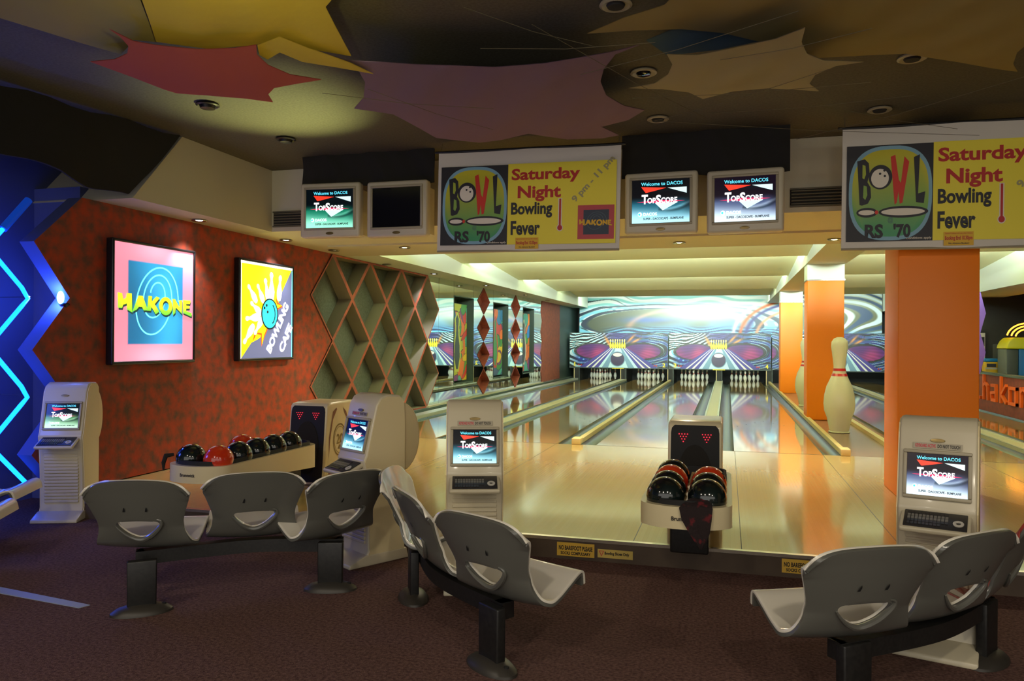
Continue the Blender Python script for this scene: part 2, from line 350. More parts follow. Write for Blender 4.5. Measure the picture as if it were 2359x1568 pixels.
# soffits, the cross beam that carries the monitors, front and lane ceilings
struct(MB().prism([(5.93, 2.86), (8.22, 2.86), (8.22, 3.6), (6.60, 3.6)], -6.6, -5.33, 'cream_wall', 'X').build('ceiling', sharp=None))
struct(MB().box((-6.6, 8.2, 2.86), (8.4, 10.9, 3.6), 'white_wall').build('ceiling', sharp=None))
struct(MB().box((-5.33, 9.55, 2.835), (5.3, 9.6, 2.86), 'white_wall').build('trim_2', sharp=None))
struct(MB().box((-6.6, 10.9, 2.86), (-5.2, 29.4, 3.62), 'beam_white').build('ceiling', sharp=None))
struct(MB().box((5.27, 10.9, 2.68), (6.4, 30.5, 3.62), 'beam_white').build('ceiling', sharp=None))
struct(MB().box((-9, -3, 3.6), (8.5, 8.21, 3.7), 'ceiling_dark').build('ceiling', sharp=None))
lc = [(10.9, 3.7), (10.9, 3.44)]
for i in range(4):
    lc += [(BAYS[i+1]-0.06, 3.125 + 0.012*i), (BAYS[i+1], 3.125 + 0.012*i), (BAYS[i+1]+0.02, 3.46)]
lc += [(30.5, 3.42), (30.5, 3.7)]
struct(MB().prism(lc, -5.25, 5.3, 'ceiling_cream', 'X').build('ceiling', sharp=None))
struct(MB().box((6.4, 10.9, 3.3), (8.5, 30.5, 3.4), 'arcade_dark').build('ceiling', sharp=None))

# lanes, gutters, dividers
LW, G = 1.066, 0.235
ORD = ['first', 'second', 'third', 'fourth']
LANES = [(-5.107, 'bowling lane nearest the red and mirrored left wall'), (-3.311, 'second glossy bowling lane from the mirrored left wall'),
         (-1.701, 'third glossy bowling lane from the left wall, just left of the central ball return'), (0.095, 'glossy bowling lane between the central ball return and the walkway with giant pins'),
         (2.40, 'bowling lane just right of the walkway with the giant pins'), (4.19, 'bowling lane along the low wall with orange letters')]
def gutter(x, side, par):
    n = 8; pts = []
    for k in range(n+1):
        t = PI*k/n; pts.append((x + G/2 - G/2*math.cos(t)*0.98, A-0.012 - 0.085*math.sin(t)))
    mb = MB(); vs = [(a, FOUL+0.004, b) for a, b in pts] + [(a, 28.3, b) for a, b in pts]
    mb.add(vs, [(i, i+1, n+2+i, n+1+i) for i in range(n)], 'gutter')
    o = mb.build('gutter', par, sharp=60); return o
for i, (x, lab) in enumerate(LANES):
    wd = LW if i < 5 else 0.88
    mb = MB(); mb.box((x, FOUL+0.004, 0.05), (x+wd, DECK, A), 'lane_wood')
    mb.box((x, FOUL, A), (x+wd, FOUL+0.012, A+0.0012), 'ink')
    for j in range(7):                                   # the row of aiming dots inlaid in the boards
        mb.lathe([(0.012, 0.0), (0.012, 0.0012)], 'ink', 8, (x + wd*(j+0.5)/7, FOUL + 3.1 + 0.33*(3-abs(j-3)), A))
    o = tag(mb.build('bowling_lane', sharp=None), lab, 'bowling lane', 'bowling lanes')
    gutter(x-G, -1, o)
    if i < 5: gutter(x+wd, 1, o)
    else: gutter(x+wd, 1, o)
def divider(name, x0, x1, label, kind, ends=True):
    mb = MB()
    if kind == 'flat':
        mb.box((x0, FOUL+0.01, 0.05), (x1, 28.3, A+0.035), 'cap_beige')
        mb.box((x0, FOUL+0.01, A+0.035), (x0+0.03, 28.3, A+0.045), 'cap_pale'); mb.box((x1-0.03, FOUL+0.01, A+0.035), (x1, 28.3, A+0.045), 'cap_pale')
    else:
        mb.box((x0, FOUL+0.01, 0.05), (x1, 28.3, A+0.05), 'rail_wood' if kind == 'rail' else 'cap_pale')
    o = tag(mb.build(name, sharp=None), label, 'lane divider', 'lane dividers')
    if ends:
        e = MB(); e.rbox((x0-0.025, FOUL-0.02, A), (x1+0.025, FOUL+0.2, A+0.085), 0.012, 'rail_wood'); e.build('end_block', o)
    return o
divider('lane_divider', -5.56, -5.345, 'pale cap along the left edge of the lane beside the mirrors', 'pale', False)
divider('lane_divider', -3.806, -3.546, 'wide flat divider between the first and second lanes from the left', 'flat', False)
divider('lane_divider', -2.01, -1.936, 'narrow pale wooden rail with an end block between the second and third lanes', 'rail')
divider('lane_divider', -0.40, -0.14, 'wide flat beige divider running behind the central ball return', 'flat', False)
divider('lane_divider', 1.396, 1.46, 'wooden rail with an end block at the left edge of the giant pin walkway', 'rail')
divider('lane_divider', 2.085, 2.165, 'pale wooden rail at the right edge of the giant pin walkway', 'rail', False)
divider('lane_divider', 3.70, 3.955, 'wide pale divider between the two lanes right of the orange pillars', 'flat', False)

# ------------------------------------------------------------------ left wall furniture
# diamond lattice: hollow cells with grey backs
def diamond_ring(mb, cy, cz, hy, hz, x0, x1, t, top, side):
    o = [(cy-hy, cz), (cy, cz-hz), (cy+hy, cz), (cy, cz+hz)]
    k = 1 - t/ (hy*hz/math.hypot(hy, hz))
    i = [(cy+(a-cy)*k, cz+(b-cz)*k) for a, b in o]
    vs = [(x1, a, b) for a, b in o] + [(x1, a, b) for a, b in i] + [(x0, a, b) for a, b in i]
    mb.add(vs, [(j, (j+1) % 4, 4+(j+1) % 4, 4+j) for j in range(4)], top)
    mb.add(vs, [(4+j, 4+(j+1) % 4, 8+(j+1) % 4, 8+j) for j in range(4)], side)
lat = thing('diamond_lattice', 'red diamond lattice of deep hollow cells with grey backs on the left wall', 'wall lattice', (XL, 12.4, 0.2))
PY, PZ = 0.64, 0.66
mb = MB(); x0, x1 = -0.22, 0.015
for r in range(4):                      # full cells: rows centred on the node lines
    for c in range(4):
        mb2 = mb
        cy, cz = 10.5 + 1.28*c - 12.4, 2.2 - 1.32*(r//2) - 0.2 if r % 2 == 0 else 1.54 - 1.32*(r//2) - 0.2
        if r % 2 == 1: cy += 0.64
        if r % 2 == 1 and c == 3: continue
        if r == 3: continue
        diamond_ring(mb, cy, cz, PY, PZ, x0, x1, 0.028, 'red_rib', 'lattice_side')
def half(mb, tri):                      # a half cell cut by the soffit or the kerb
    cx = sum(p[0] for p in tri)/3; cz = sum(p[1] for p in tri)/3
    inn = [(cx+(a-cx)*0.86, cz+(b-cz)*0.86) for a, b in tri]
    vs = [(x1, a, b) for a, b in tri] + [(x1, a, b) for a, b in inn] + [(x0, a, b) for a, b in inn]
    n = len(tri)
    mb.add(vs, [(j, (j+1) % n, n+(j+1) % n, n+j) for j in range(n)], 'red_rib'); mb.add(vs, [(n+j, n+(j+1) % n, 2*n+(j+1) % n, 2*n+j) for j in range(n)], 'lattice_side')
for c in range(3):
    cy = 11.14 + 1.28*c - 12.4
    half(mb, [(cy-0.64, 2.655), (cy, 2.0), (cy+0.64, 2.655)])
    half(mb, [(cy-0.64, 0.02), (cy+0.64, 0.02), (cy, 0.68)])
mb.build('lattice_frame', lat, sharp=None)
bk = MB(); bk.box((-0.26, -2.65, -0.1), (-0.215, 2.7, 2.75), 'lattice_back'); bk.build('back_panel', lat)
# mirrors with niches and diamond columns let into them
def mpanel(pts, label):
    o = MB().prism(pts, XL-0.03, XL-0.005, 'dark_panel', 'X').build('mirror_panel', sharp=None)
    me = o.data; me.materials.append(MATS['mirror']); 
    for p in me.polygons:
        if p.normal.x > 0.9: p.material_index = 1
    return tag(o, label, 'mirror', 'wall mirrors')
Z0, Z1 = 0.22, 2.86
def zed(cy, s): return [(cy, 0.22), (cy+s*0.5, 0.55), (cy, 0.88), (cy+s*0.5, 1.21), (cy, 1.54), (cy+s*0.5, 1.87), (cy, 2.2), (cy+s*0.5, 2.53), (cy, 2.86)]
mpanel([(14.34, Z0), (15.0, Z0), (15.0, Z1), (14.34, Z1), (14.97, 2.2), (14.34, 1.54), (14.97, 0.88)], 'narrow mirror strip with a zigzag edge beside the diamond lattice')
mpanel([(15.01, Z0), (15.92, Z0), (15.92, Z1), (15.01, Z1)], 'plain mirror strip just left of the first niche')
NI = [(15.93, 17.27, 'nearest'), (18.89, 20.25, 'middle'), (21.86, 23.18, 'farthest')]
for a, b, nm in NI:
    mpanel([(a, 2.545), (b, 2.545), (b, Z1), (a, Z1)], 'short mirror piece above the %s painted niche' % nm)
    mpanel([(a, Z0), (b, Z0), (b, 0.595), (a, 0.595)], 'low mirror piece under the %s painted niche' % nm)
c1, c2 = 18.07, 21.04
mpanel([(17.28, Z0)] + zed(c1, -1) + [(17.28, Z1)], 'mirror strip between the nearest niche and the first red diamond column')
mpanel([(18.88, Z1)] + zed(c1, 1)[::-1] + [(18.88, Z0)], 'mirror strip between the first diamond column and the middle niche')
mpanel([(20.26, Z0)] + zed(c2, -1) + [(20.26, Z1)], 'mirror strip between the middle niche and the second red diamond column')
mpanel([(21.85, Z1)] + zed(c2, 1)[::-1] + [(21.85, Z0)], 'mirror strip between the second diamond column and the farthest niche')
mpanel([(23.19, Z0)] + [(p, max(q, Z0)) for p, q in wav] + [(23.19, Z1)], 'last mirror strip beside the red end panel')
for cy, nm in ((c1, 'nearer'), (c2, 'farther')):
    t = thing('diamond_column', '%s column of four stacked hollow red diamonds between the mirrors' % nm, 'wall decoration', (XL, cy, 0.22), 0, 'diamond columns')
    for k in range(4):
        m1 = MB(); diamond_ring(m1, 0, 0.33+0.66*k, 0.5, 0.33, -0.2, 0.005, 0.012, 'brick_red', 'brick_red')
        m1.add([(-0.2, -0.5, 0.33+0.66*k), (-0.2, 0, 0.66*k), (-0.2, 0.5, 0.33+0.66*k), (-0.2, 0, 0.66+0.66*k)], [(0, 1, 2, 3)], 'brick_red')
        m1.build('diamond_box', t, sharp=None)
def niche(a, b, nm, k):
    t = thing('wall_niche', 'dark recessed niche %s along the mirrored wall' % nm, 'niche', (XL, (a+b)/2, 0.595), 0, 'wall niches')
    h = (b-a)/2; d = -0.42; H = 1.95
    mb = MB(); mb.box((d-0.03, -h, 0), (d, h, H), 'niche_dark'); mb.box((d, -h-0.01, 0), (0.002, -h+0.01, H), 'niche_dark'); mb.box((d, h-0.012, 0), (0.004, h+0.01, H), 'niche_dark')
    mb.box((d, -h, -0.01), (0.002, h, 0.012), 'niche_dark'); mb.box((d, -h, H-0.012), (0.002, h, H+0.01), 'niche_dark'); mb.build('niche_lining', t, sharp=None)
    def fn(x, y):
        base = np.zeros(x.shape + (3,)) + np.array([(196, 206, 52), (60, 84, 130), (214, 120, 40)][k])/255
        rnd = random.Random(5 + k)
        cols = [(232, 120, 40), (240, 210, 40), (206, 52, 40), (40, 120, 190), (64, 150, 70), (120, 60, 130), (80, 180, 170)]
        for j in range(26):
            cx, cy, rx, ry = rnd.random(), rnd.random(), 0.1 + 0.3*rnd.random(), 0.03 + 0.10*rnd.random(); an = rnd.random()*1.5
            dx, dy = x-cx + 0.05*np.sin(9*y+j), y-cy; u = dx*math.cos(an)+dy*2*math.sin(an); v = -dx*math.sin(an)+dy*2*math.cos(an)
            d = np.hypot(u/rx, v/(ry*2)); base = over(base, (20, 26, 40), (d < 1.08)*1.0); base = over(base, cols[(j+k) % 7], (d < 1)*1.0)
        hw = np.interp(y, [0.15, 0.3, 0.45, 0.6, 0.7, 0.8, 0.86], [0.05, 0.16, 0.15, 0.07, 0.06, 0.09, 0.0]); on = (np.abs(x-0.4) < hw) & (y > 0.15) & (y < 0.86)
        ed = (np.abs(x-0.4) < hw+0.07) & (y > 0.12) & (y < 0.89)
        base = over(base, [(214, 220, 90), (208, 60, 40), (220, 220, 200)][k], ed*1.0); return over(base, [(44, 60, 60), (60, 140, 80), (50, 60, 66)][k], on*1.0)
    p = thing('painted_panel', ['painted panel in yellow and orange standing in the nearest niche', 'painted panel in red, green and blue standing in the middle niche', 'narrow painted panel in blue and orange in the farthest niche'][k], 'painting', (XL-0.10, (a+b)/2-0.08, 0.62), 0, 'painted panels')
    MB().rbox((-0.08, -0.56, 0.02), (0.0, 0.56, 1.78), 0.02, 'b_navy').build('board', p)
    ar = Art((0.002, -0.55, 0.03), (0, 1, 0), (0, 0, 1)); art_panel('painting', ar, 1.1, 1.74, fn, 'print_gloss', 90, 150, p)
for k, (a, b, nm) in enumerate(NI): niche(a, b, ['nearest the camera', 'in the middle', 'farthest away'][k], k)

# downlights in the soffits
def downlight(x, y, z, kind, label, lit=True):
    t = thing('recessed_downlight', label, 'ceiling light', (x, y, z), 0, 'recessed downlights')
    MB().lathe([(0.045, 0.0), (0.075, -0.004), (0.082, -0.012), (0.078, -0.016), (0.05, -0.008), (0.045, 0.0)], 'chrome', 20).build('trim_ring', t)
    MB().lathe([(0.046, -0.002), (0.03, -0.010), (0.0005, -0.012)], ('lamp_' + kind) if lit else 'vent_dark', 20).build('bulb', t)
downlight(-4.36, 9.97, 2.86, 'warm', 'glowing warm downlight under the beam below the two left monitors')
downlight(-0.61, 10.28, 2.86, 'warm', 'glowing warm downlight under the beam below the middle monitors')
downlight(1.29, 10.4, 2.86, 'warm', 'glowing warm downlight under the beam left of the big orange pillar')
downlight(-5.58, 7.19, 2.86, 'cool', 'lit white downlight above the pink poster on the red wall')
downlight(-5.56, 8.88, 2.86, 'cool', 'lit white downlight above the yellow bowling poster')
downlight(-5.5, 10.04, 2.86, 'cool', 'unlit downlight just before the diamond lattice', False)
downlight(-5.62, 12.1, 2.86, 'cool', 'unlit downlight above the middle of the diamond lattice', False)
downlight(-5.5, 14.0, 2.86, 'cool', 'lit downlight at the end of the diamond lattice')
downlight(-5.45, 17.2, 2.86, 'cool', 'small lit downlight over the nearest mirror niche')
downlight(-5.45, 20.9, 2.86, 'warm', 'bright warm downlight over the second diamond column')
downlight(-5.45, 23.6, 2.86, 'warm', 'bright warm downlight above the last mirror strip')

# back-lit posters on the red wall
def lightbox(name, y0, y1, z0, z1, label, fill):
    t = thing(name, label, 'poster', (XL, (y0+y1)/2, z0))
    W, H = y1-y0, z1-z0
    fr = MB()
    fr.rbox((0.002, -W/2-0.03, -0.035), (0.085, W/2+0.03, 0.0), 0.012, 'black_plastic'); fr.rbox((0.002, -W/2-0.03, H), (0.085, W/2+0.03, H+0.03), 0.012, 'black_plastic')
    fr.rbox((0.002, -W/2-0.032, -0.03), (0.085, -W/2, H+0.03), 0.012, 'black_plastic'); fr.rbox((0.002, W/2, -0.03), (0.085, W/2+0.03, H+0.03), 0.012, 'black_plastic')
    fr.box((0.002, -W/2, 0), (0.05, W/2, H), 'black_plastic'); fr.build('frame', t)
    fill(t, Art((0.07, -W/2, 0), (0, 1, 0), (0, 0, 1), 0.0015), W, H)
    return t
HAK = [  # the hand-cut HAKONE letters, in a 5.65 x 1 box
    [(0, 1), (.28, .97), (.36, .62), (.56, .72), (.62, 1), (.95, 1), (1, -.12), (.62, .05), (.62, .40), (.36, .30), (.30, .12), (.02, .12)],
    [(1.0, -.08), (1.42, .90), (1.74, .90), (2.12, .06), (1.80, .04), (1.70, .24), (1.46, .24), (1.32, .08)],
    [(2.05, .04), (2.16, .93), (2.42, .93), (2.40, .60), (2.76, .93), (3.0, .86), (2.62, .46), (2.98, .02), (2.70, -.15), (2.38, .28), (2.33, .04)],
    [(4.05, -.16), (4.02, .86), (4.22, .86), (4.58, .36), (4.54, .80), (4.80, .82), (4.80, -.06), (4.28, .34), (4.24, .0)],
    [(4.88, .84), (5.52, .84), (5.46, .62), (5.14, .60), (5.14, .50), (5.42, .50), (5.42, .32), (5.14, .30), (5.14, .16), (5.62, .02), (5.60, -.2), (4.88, .02)]]
def hakone_letters(ar, x, y, sx, sy, m_or_fn, k, rise=None):
    for pts in HAK: ar.poly([(x+a*sx, y+b*sy) for a, b in pts], m_or_fn, k)
    ring = [(3.48 + .52*math.cos(t), .38 + .56*math.sin(t)) for t in [2*PI*i/28 for i in range(28)]]; inn = [(3.48 + .24*math.cos(t), .40 + .30*math.sin(t)) for t in [2*PI*i/28 for i in range(28)]]
    vs = [ar.P(x+a*sx, y+b*sy, k) for a, b in ring] + [ar.P(x+a*sx, y+b*sy, k) for a, b in inn]
    ar.mb.add(vs, [(i, (i+1) % 28, 28+(i+1) % 28, 28+i) for i in range(28)], m_or_fn)
def spiral(cx, cy, rx, ry, tilt):
    P = []
    for i in range(150):
        t = i/149; a = 0.15 + 2*PI*2.45*t; r = 1 - 0.74*t
        x, y = rx*r*math.cos(a), ry*r*math.sin(a); P.append((cx + x + tilt*y, cy + y + 0.28*ry*t))
    return P
def fill_hakone(t, ar, W, H):
    def fn(x, y):
        glow = np.exp(-((x-0.52)/0.3)**2) * (0.65*np.exp(-((y-0.97)/0.12)**2) + 0.6*np.exp(-((y-0.03)/0.12)**2))
        c = mixc((250, 138, 160), (255, 206, 236), glow)
        inn = (x > 0.15) & (x < 0.865) & (y > 0.145) & (y < 0.855)
        b = mixc((30, 104, 150), (54, 170, 226), np.exp(-((x-0.58-0.1*np.sin(5*y))/0.26)**2)); return np.where(inn[..., None], b, c)
    art_panel('printed_panel', ar, W, H, fn, 'print_backlit', 60, 60, t)
    g = Art(ar.o, ar.U, ar.V, 0.0015); g.line(spiral(W*0.50, H*0.48, W*0.285, H*0.36, 0.16), 0.016, 'e_line', 1); g.build('spiral_line', t)
    s = Art(ar.o, ar.U, ar.V, 0.0015); hakone_letters(s, W*0.035+0.012, H*0.43-0.02, W*0.945/5.65, H*0.145, 'e_shadow', 3)
    s.build('lettering_shadow', t)
    l = Art(ar.o, ar.U, ar.V, 0.0015); hakone_letters(l, W*0.035, H*0.43, W*0.945/5.65, H*0.145, 'print_backlit', 6)
    z = np.array([p[2] for p in l.mb.v]); lo, hi = z.min(), z.max(); tt = (z-lo)/(hi-lo)
    c = mixc((110, 220, 60), (246, 246, 40), sm(0.12, 0.5, tt)); c = np.where(c <= 0.04045, c/12.92, ((c+0.055)/1.055)**2.4)
    l.build('lettering', t, art=np.concatenate([c, np.ones((len(z), 1))], 1))
lightbox('lightbox_poster', 6.12, 7.26, 1.33, 2.50, 'large pink and blue back-lit poster with a spiral and yellow lettering on the red wall', fill_hakone)
PINP = [(0, .5), (.06, .47), (.10, .40), (.09, .33), (.065, .27), (.06, .2), (.09, .1), (.145, -.05), (.165, -.18), (.15, -.32), (.10, -.47), (0, -.5)]
def pin2d(ar, cx, cy, h, rot, m, k, sx=1.0):
    pts = [(a*sx, b) for a, b in PINP] + [(-a*sx, b) for a, b in PINP[-2:0:-1]]; c, d = math.cos(rot), math.sin(rot)
    ar.poly([(cx + (a*c - b*d)*h, cy + (a*d + b*c)*h) for a, b in pts], m, k)
def fill_bowl(t, ar, W, H):
    P = Art(ar.o, ar.U, ar.V, 0.0015); q = lambda pts: [(a*W, b*H) for a, b in pts]
    P.rect(0, 0, W, H, 'e_yellow', 0)
    P.poly(q([(0.02, 0.0), (1, 0), (1, 1), (0.96, .95), (0.78, .72), (0.70, .58), (0.68, .5), (0.5, .3), (0.33, .2), (0.2, .16)]), 'e_slate', 1)
    P.rect(0, H*.975, W, H, 'e_white', 2); P.rect(0, 0, W*.02, H, 'e_white', 2); P.rect(W*.985, 0, W, H*.97, 'e_line', 2)
    P.build('printed_panel', t)
    g = Art(ar.o, ar.U, ar.V, 0.0015)
    g.poly(q([(.22, .17), (.30, .25), (.37, .24), (.385, .12), (.44, .22), (.52, .33), (.40, .40), (.25, .25)]), 'e_orange', 2); g.poly(q([(.25, .20), (.31, .27), (.39, .26), (.395, .14), (.43, .24), (.5, .34), (.4, .42)]), 'e_yellow', 3)
    g.poly(q([(.66, .66), (.66, .50), (.72, .53), (.80, .56), (.71, .60)]), 'e_orange', 2); g.poly(q([(.6, .7), (.68, .58), (.78, .57), (.69, .54), (.6, .5)]), 'e_yellow', 3)
    for cx, cy, h, a in ((.21, .67, .24, 42), (.36, .68, .23, 32), (.48, .72, .27, 16), (.57, .77, .31, 2), (.73, .76, .29, -6), (.28, .52, .24, 58), (.22, .42, .26, 96), (.15, .25, .27, 138), (.33, .34, .25, 140)):
        pin2d(g, cx*W, cy*H, h*H, R(a), 'e_white', 4)
    g.ell(.535*W, .47*H, .165*W, .168*H, 'e_ink', 5); g.ell(.535*W, .47*H, .145*W, .152*H, 'e_teal', 6)
    for a, b in ((.47, .56), (.43, .53), (.49, .49)): g.ell(a*W, b*H, .017*W, .016*H, 'e_ink', 7, 12)
    g.line([((.535 + .10*math.cos(x))*W, (.47 + .115*math.sin(x))*H) for x in [R(-62 + 12*i) for i in range(11)]], .018, 'e_ink', 7)
    g.build('ball_and_pins', t)
    l = Art(ar.o, ar.U, ar.V, 0.0015)
    an = math.atan2(.53*H, .37*W); L1 = math.hypot(.37*W, .53*H)
    l.text('BOWLING', .555*W, .035*H, .555*W + L1, .035*H + .125, 'e_white', 5, 0.045, 0, an, 0.92)
    l.text('CAFE', .80*W, .035*H, .80*W + L1*0.56, .035*H + .125, 'e_white', 5, 0.045, 0, an, 0.92); l.build('lettering', t)
lightbox('lightbox_poster', 8.12, 9.28, 1.32, 2.52, 'yellow back-lit poster with a blue ball scattering white pins, lettered BOWLING CAFE', fill_bowl)

# blue neon zigzag and the blue lamp on the recessed wall
ne = thing('neon_sign', 'blue neon zigzag tube on the recessed wall at the left edge', 'neon light', (-6.0, 5.25, 0.2))
zp = [(5.45, 2.8), (5.04, 2.32), (5.45, 1.92), (5.05, 1.48), (5.45, 1.04), (5.06, 0.65), (5.44, 0.25)]
path = []
for i in range(1, len(zp)):
    a, b = zp[i-1], zp[i]
    for k in range(6 if i < len(zp)-1 else 7):
        s_ = k/6; s_ = 0.04 + 0.92*s_; path.append((0, a[0]+(b[0]-a[0])*s_ - 5.25, a[1]+(b[1]-a[1])*s_ - 0.2))
MB().tube(path[4:], 0.019, 'neon_blue', 8).build('glass_tube', ne); MB().tube(path[:5], 0.034, 'neon_dim', 10).build('tube_end', ne)
for p in zp[1:-1]:
    mb = MB(); mb.tube([(-0.5, 0.02, p[1]-0.2), (0, 0.0 if p[0] > 5.2 else 0, p[1]-0.2)], 0.006, 'chrome'); mb.box((-0.5, -0.05, p[1]-0.26), (-0.47, 0.07, p[1]-0.14), 'blue_wall')
    mb.build('bracket', ne, loc=(0, p[0]-5.25, 0))
bl = thing('spot_lamp', 'small glowing blue spot lamp in the recess beside the red panel', 'lamp', (-5.80, 5.63, 1.92))
MB().ball((0, -0.04, 0), (0.03, 0.03, 0.06), 'lamp_blue').build('bulb', bl); MB().lathe([(0.02, -0.09), (0.045, -0.06), (0.04, -0.05)], 'black_plastic', 16).build('socket', bl)
bp = bpy.data.lights.new('blue_lamp', 'POINT'); bp.energy = 15; bp.color = (0.06, 0.14, 1.0); bp.shadow_soft_size = 0.05
bo = bpy.data.objects.new('blue_lamp', bp); C.objects.link(bo); bo.location = (-5.86, 5.55, 1.92)
np_ = bpy.data.lights.new('neon_lamp', 'POINT'); np_.energy = 26; np_.color = (0.08, 0.16, 1.0); np_.shadow_soft_size = 0.25
no_ = bpy.data.objects.new('neon_lamp', np_); C.objects.link(no_); no_.location = (-5.85, 4.35, 1.3)

# ------------------------------------------------------------------ far end: masking panels, pin decks, pins
def swirl_low(x, y):
    px = (x-.5)*2.75; n = 0.10*np.sin(7*px+3*y) + 0.06*np.sin(13*px-9*y+1) + 0.05*np.sin(17*y+5*px)
    dL = np.hypot((px+.66)/.52, (y-.47)/.21); dR = np.hypot((px-.66)/.52, (y-.47)/.21)
    f = np.minimum(dL, dR)
    st = np.sin(2*PI*((y*4.6 + 0.5*px + n*2.0) * sm(-0.2, -0.7, px) * sm(.45, .7, y) + f*(1.9 - 0.4*sm(0, .5, px)) + n*1.6))
    s2 = np.sin(2*PI*(f*5.2 + n*3.0 + 0.6*px))
    c = np.zeros(x.shape + (3,)) + np.array((12, 26, 34))/255
    left = sm(0.15, -0.45, px)
    c = over(c, (232, 250, 250), sm(0.0, 0.2, st)*(0.35 + 0.65*left)); c = over(c, (40, 200, 226), sm(.75, .9, s2)*sm(-.1, .2, st)*0.8)
    right = sm(0.15, 0.6, px)
    c = over(c, (62, 58, 150), right*sm(-0.5, 0.2, st)*0.9); c = over(c, (90, 190, 226), right*sm(.82, .92, s2)*0.9); c = over(c, (12, 14, 40), right*sm(-.55, -.8, st))
    top = sm(.62, .9, y)*np.exp(-((px-.05)/.42)**2); c = over(c, (74, 60, 170), top*0.8); c = over(c, (20, 18, 50), top*sm(.3, .7, s2)*.8)
    lowl = np.exp(-(((px+1.0)/.22)**2 + ((y-.25)/.16)**2)); c = over(c, (30, 60, 170), lowl); c = over(c, (150, 214, 250), lowl*sm(.5, .8, np.sin(30*px+12*y)*np.sin(38*y-9*px)))
    wr = sm(.72, .9, px)*sm(1.35, 1.2, px); c = over(c, (210, 240, 250), wr*sm(.8, .93, np.sin(2*PI*(f*3.6+0.2*np.sin(6*y))))*0.9)
    for d, cx in ((dL, -.66), (dR, .66)):
        rad = np.clip(1-d, 0, 1); m = mixc((104, 44, 140), (226, 92, 150), sm(-.25, .25, .47-y+0.12*np.sin(9*px)) * (0.5+0.5*rad))
        rays = 0.5+0.5*np.sin(60*np.arctan2(y-.62, (px)*.9)); m = m*(0.86 + 0.14*rays[..., None])
        c = np.where((d < 1)[..., None], m, np.where((d < 1.16)[..., None], c*0.25 + np.array((50, 50, 44))/255*0.7, c))
    for bx, by, a in ((-.30, .78, -1.0), (-.22, .66, -.7), (.36, .84, .8), (.50, .78, .5)):
        u = (px-bx)*math.cos(a) + (y-by)*math.sin(a); v = -(px-bx)*math.sin(a) + (y-by)*math.cos(a); g = np.exp(-((u/.16)**2 + (v/.035)**2)); c = over(c, (246, 170, 90), g*0.95)
    return np.clip(c, 0, 1)**1.25*.9
def swirl_up(x, y):
    px = x*5.4; n = 0.10*np.sin(2.1*px+4*y) + 0.06*np.sin(4.7*px-7*y)
    st = np.sin(2*PI*(y*6.5 + n*3 + 0.25*px)); c = mixc((150, 214, 214), (244, 252, 250), sm(-.6, .1, st))
    c = over(c, (30, 74, 80), sm(.86, .95, np.sin(2*PI*(y*5+n*4+.4*px)))*sm(2.0, .4, px))
    e = np.hypot((px-2.5)/2.35, (y-.32)/.36)
    ring = np.sin(2*PI*(e*4.2+n*1.5)); c = over(c, (36, 60, 90), sm(1.5, 1.2, e)*sm(.1, .5, ring)); c = over(c, (150, 216, 240), sm(1.5, 1.2, e)*sm(-.2, -.7, ring))
    ins = sm(1.0, .94, e); m = mixc((96, 104, 80), (104, 150, 190), sm(.35, .9, x + 0.25*np.sin(7*y+n*9)))
    m = over(m, (60, 96, 190), np.exp(-(((px-2.0)/.8)**2 + ((y-.42)/.07)**2))*.8); m = over(m, (244, 170, 150), np.exp(-((np.hypot((px-3.0)/1.6, (y-.2)/.46)-1)/.07)**2)*.5)
    c = c*(1-ins[..., None]) + m*ins[..., None]
    lowb = sm(.30, .12, y)*sm(.5, 1.2, px); s3 = np.sin(2*PI*(y*16+n*8+.5*px)); c = over(c, (40, 84, 176), lowb*.9); c = over(c, (150, 222, 246), lowb*sm(.1, .5, s3)); c = over(c, (16, 34, 60), lowb*sm(-.5, -.85, s3))
    bu = np.exp(-(((px-3.5)/1.5)**2 + ((y-.62)/.26)**2)); c = over(c, (252, 255, 255), bu*.9)
    for r_, cc in ((1.0, (226, 110, 50)), (.9, (60, 60, 140)), (1.12, (250, 250, 246)), (.72, (236, 160, 120))):
        c = over(c, cc, np.exp(-((np.hypot((px-5.9)/1.5, (y-.05)/.8)-r_)/.035)**2)*.9*sm(3.6, 4.4, px))
    return np.clip(c, 0, 1)**1.3*.88
def swirl_right(x, y):
    px = x*3; n = .1*np.sin(3*px+4*y); e = np.hypot((px-.2)/2.2, (y-.45)/.42); c = mixc((120, 124, 96), (214, 222, 206), sm(.45, 1.0, y))
    s = np.sin(2*PI*(e*4+n*3)); c = over(c, (60, 90, 130), sm(.55, .75, e)*sm(.2, .7, s)); c = over(c, (226, 242, 248), sm(.6, .8, e)*sm(-.3, -.8, s)); return np.clip(over(c, (90, 150, 200), sm(.25, .05, y)*.7), 0, 1)**1.2*.9
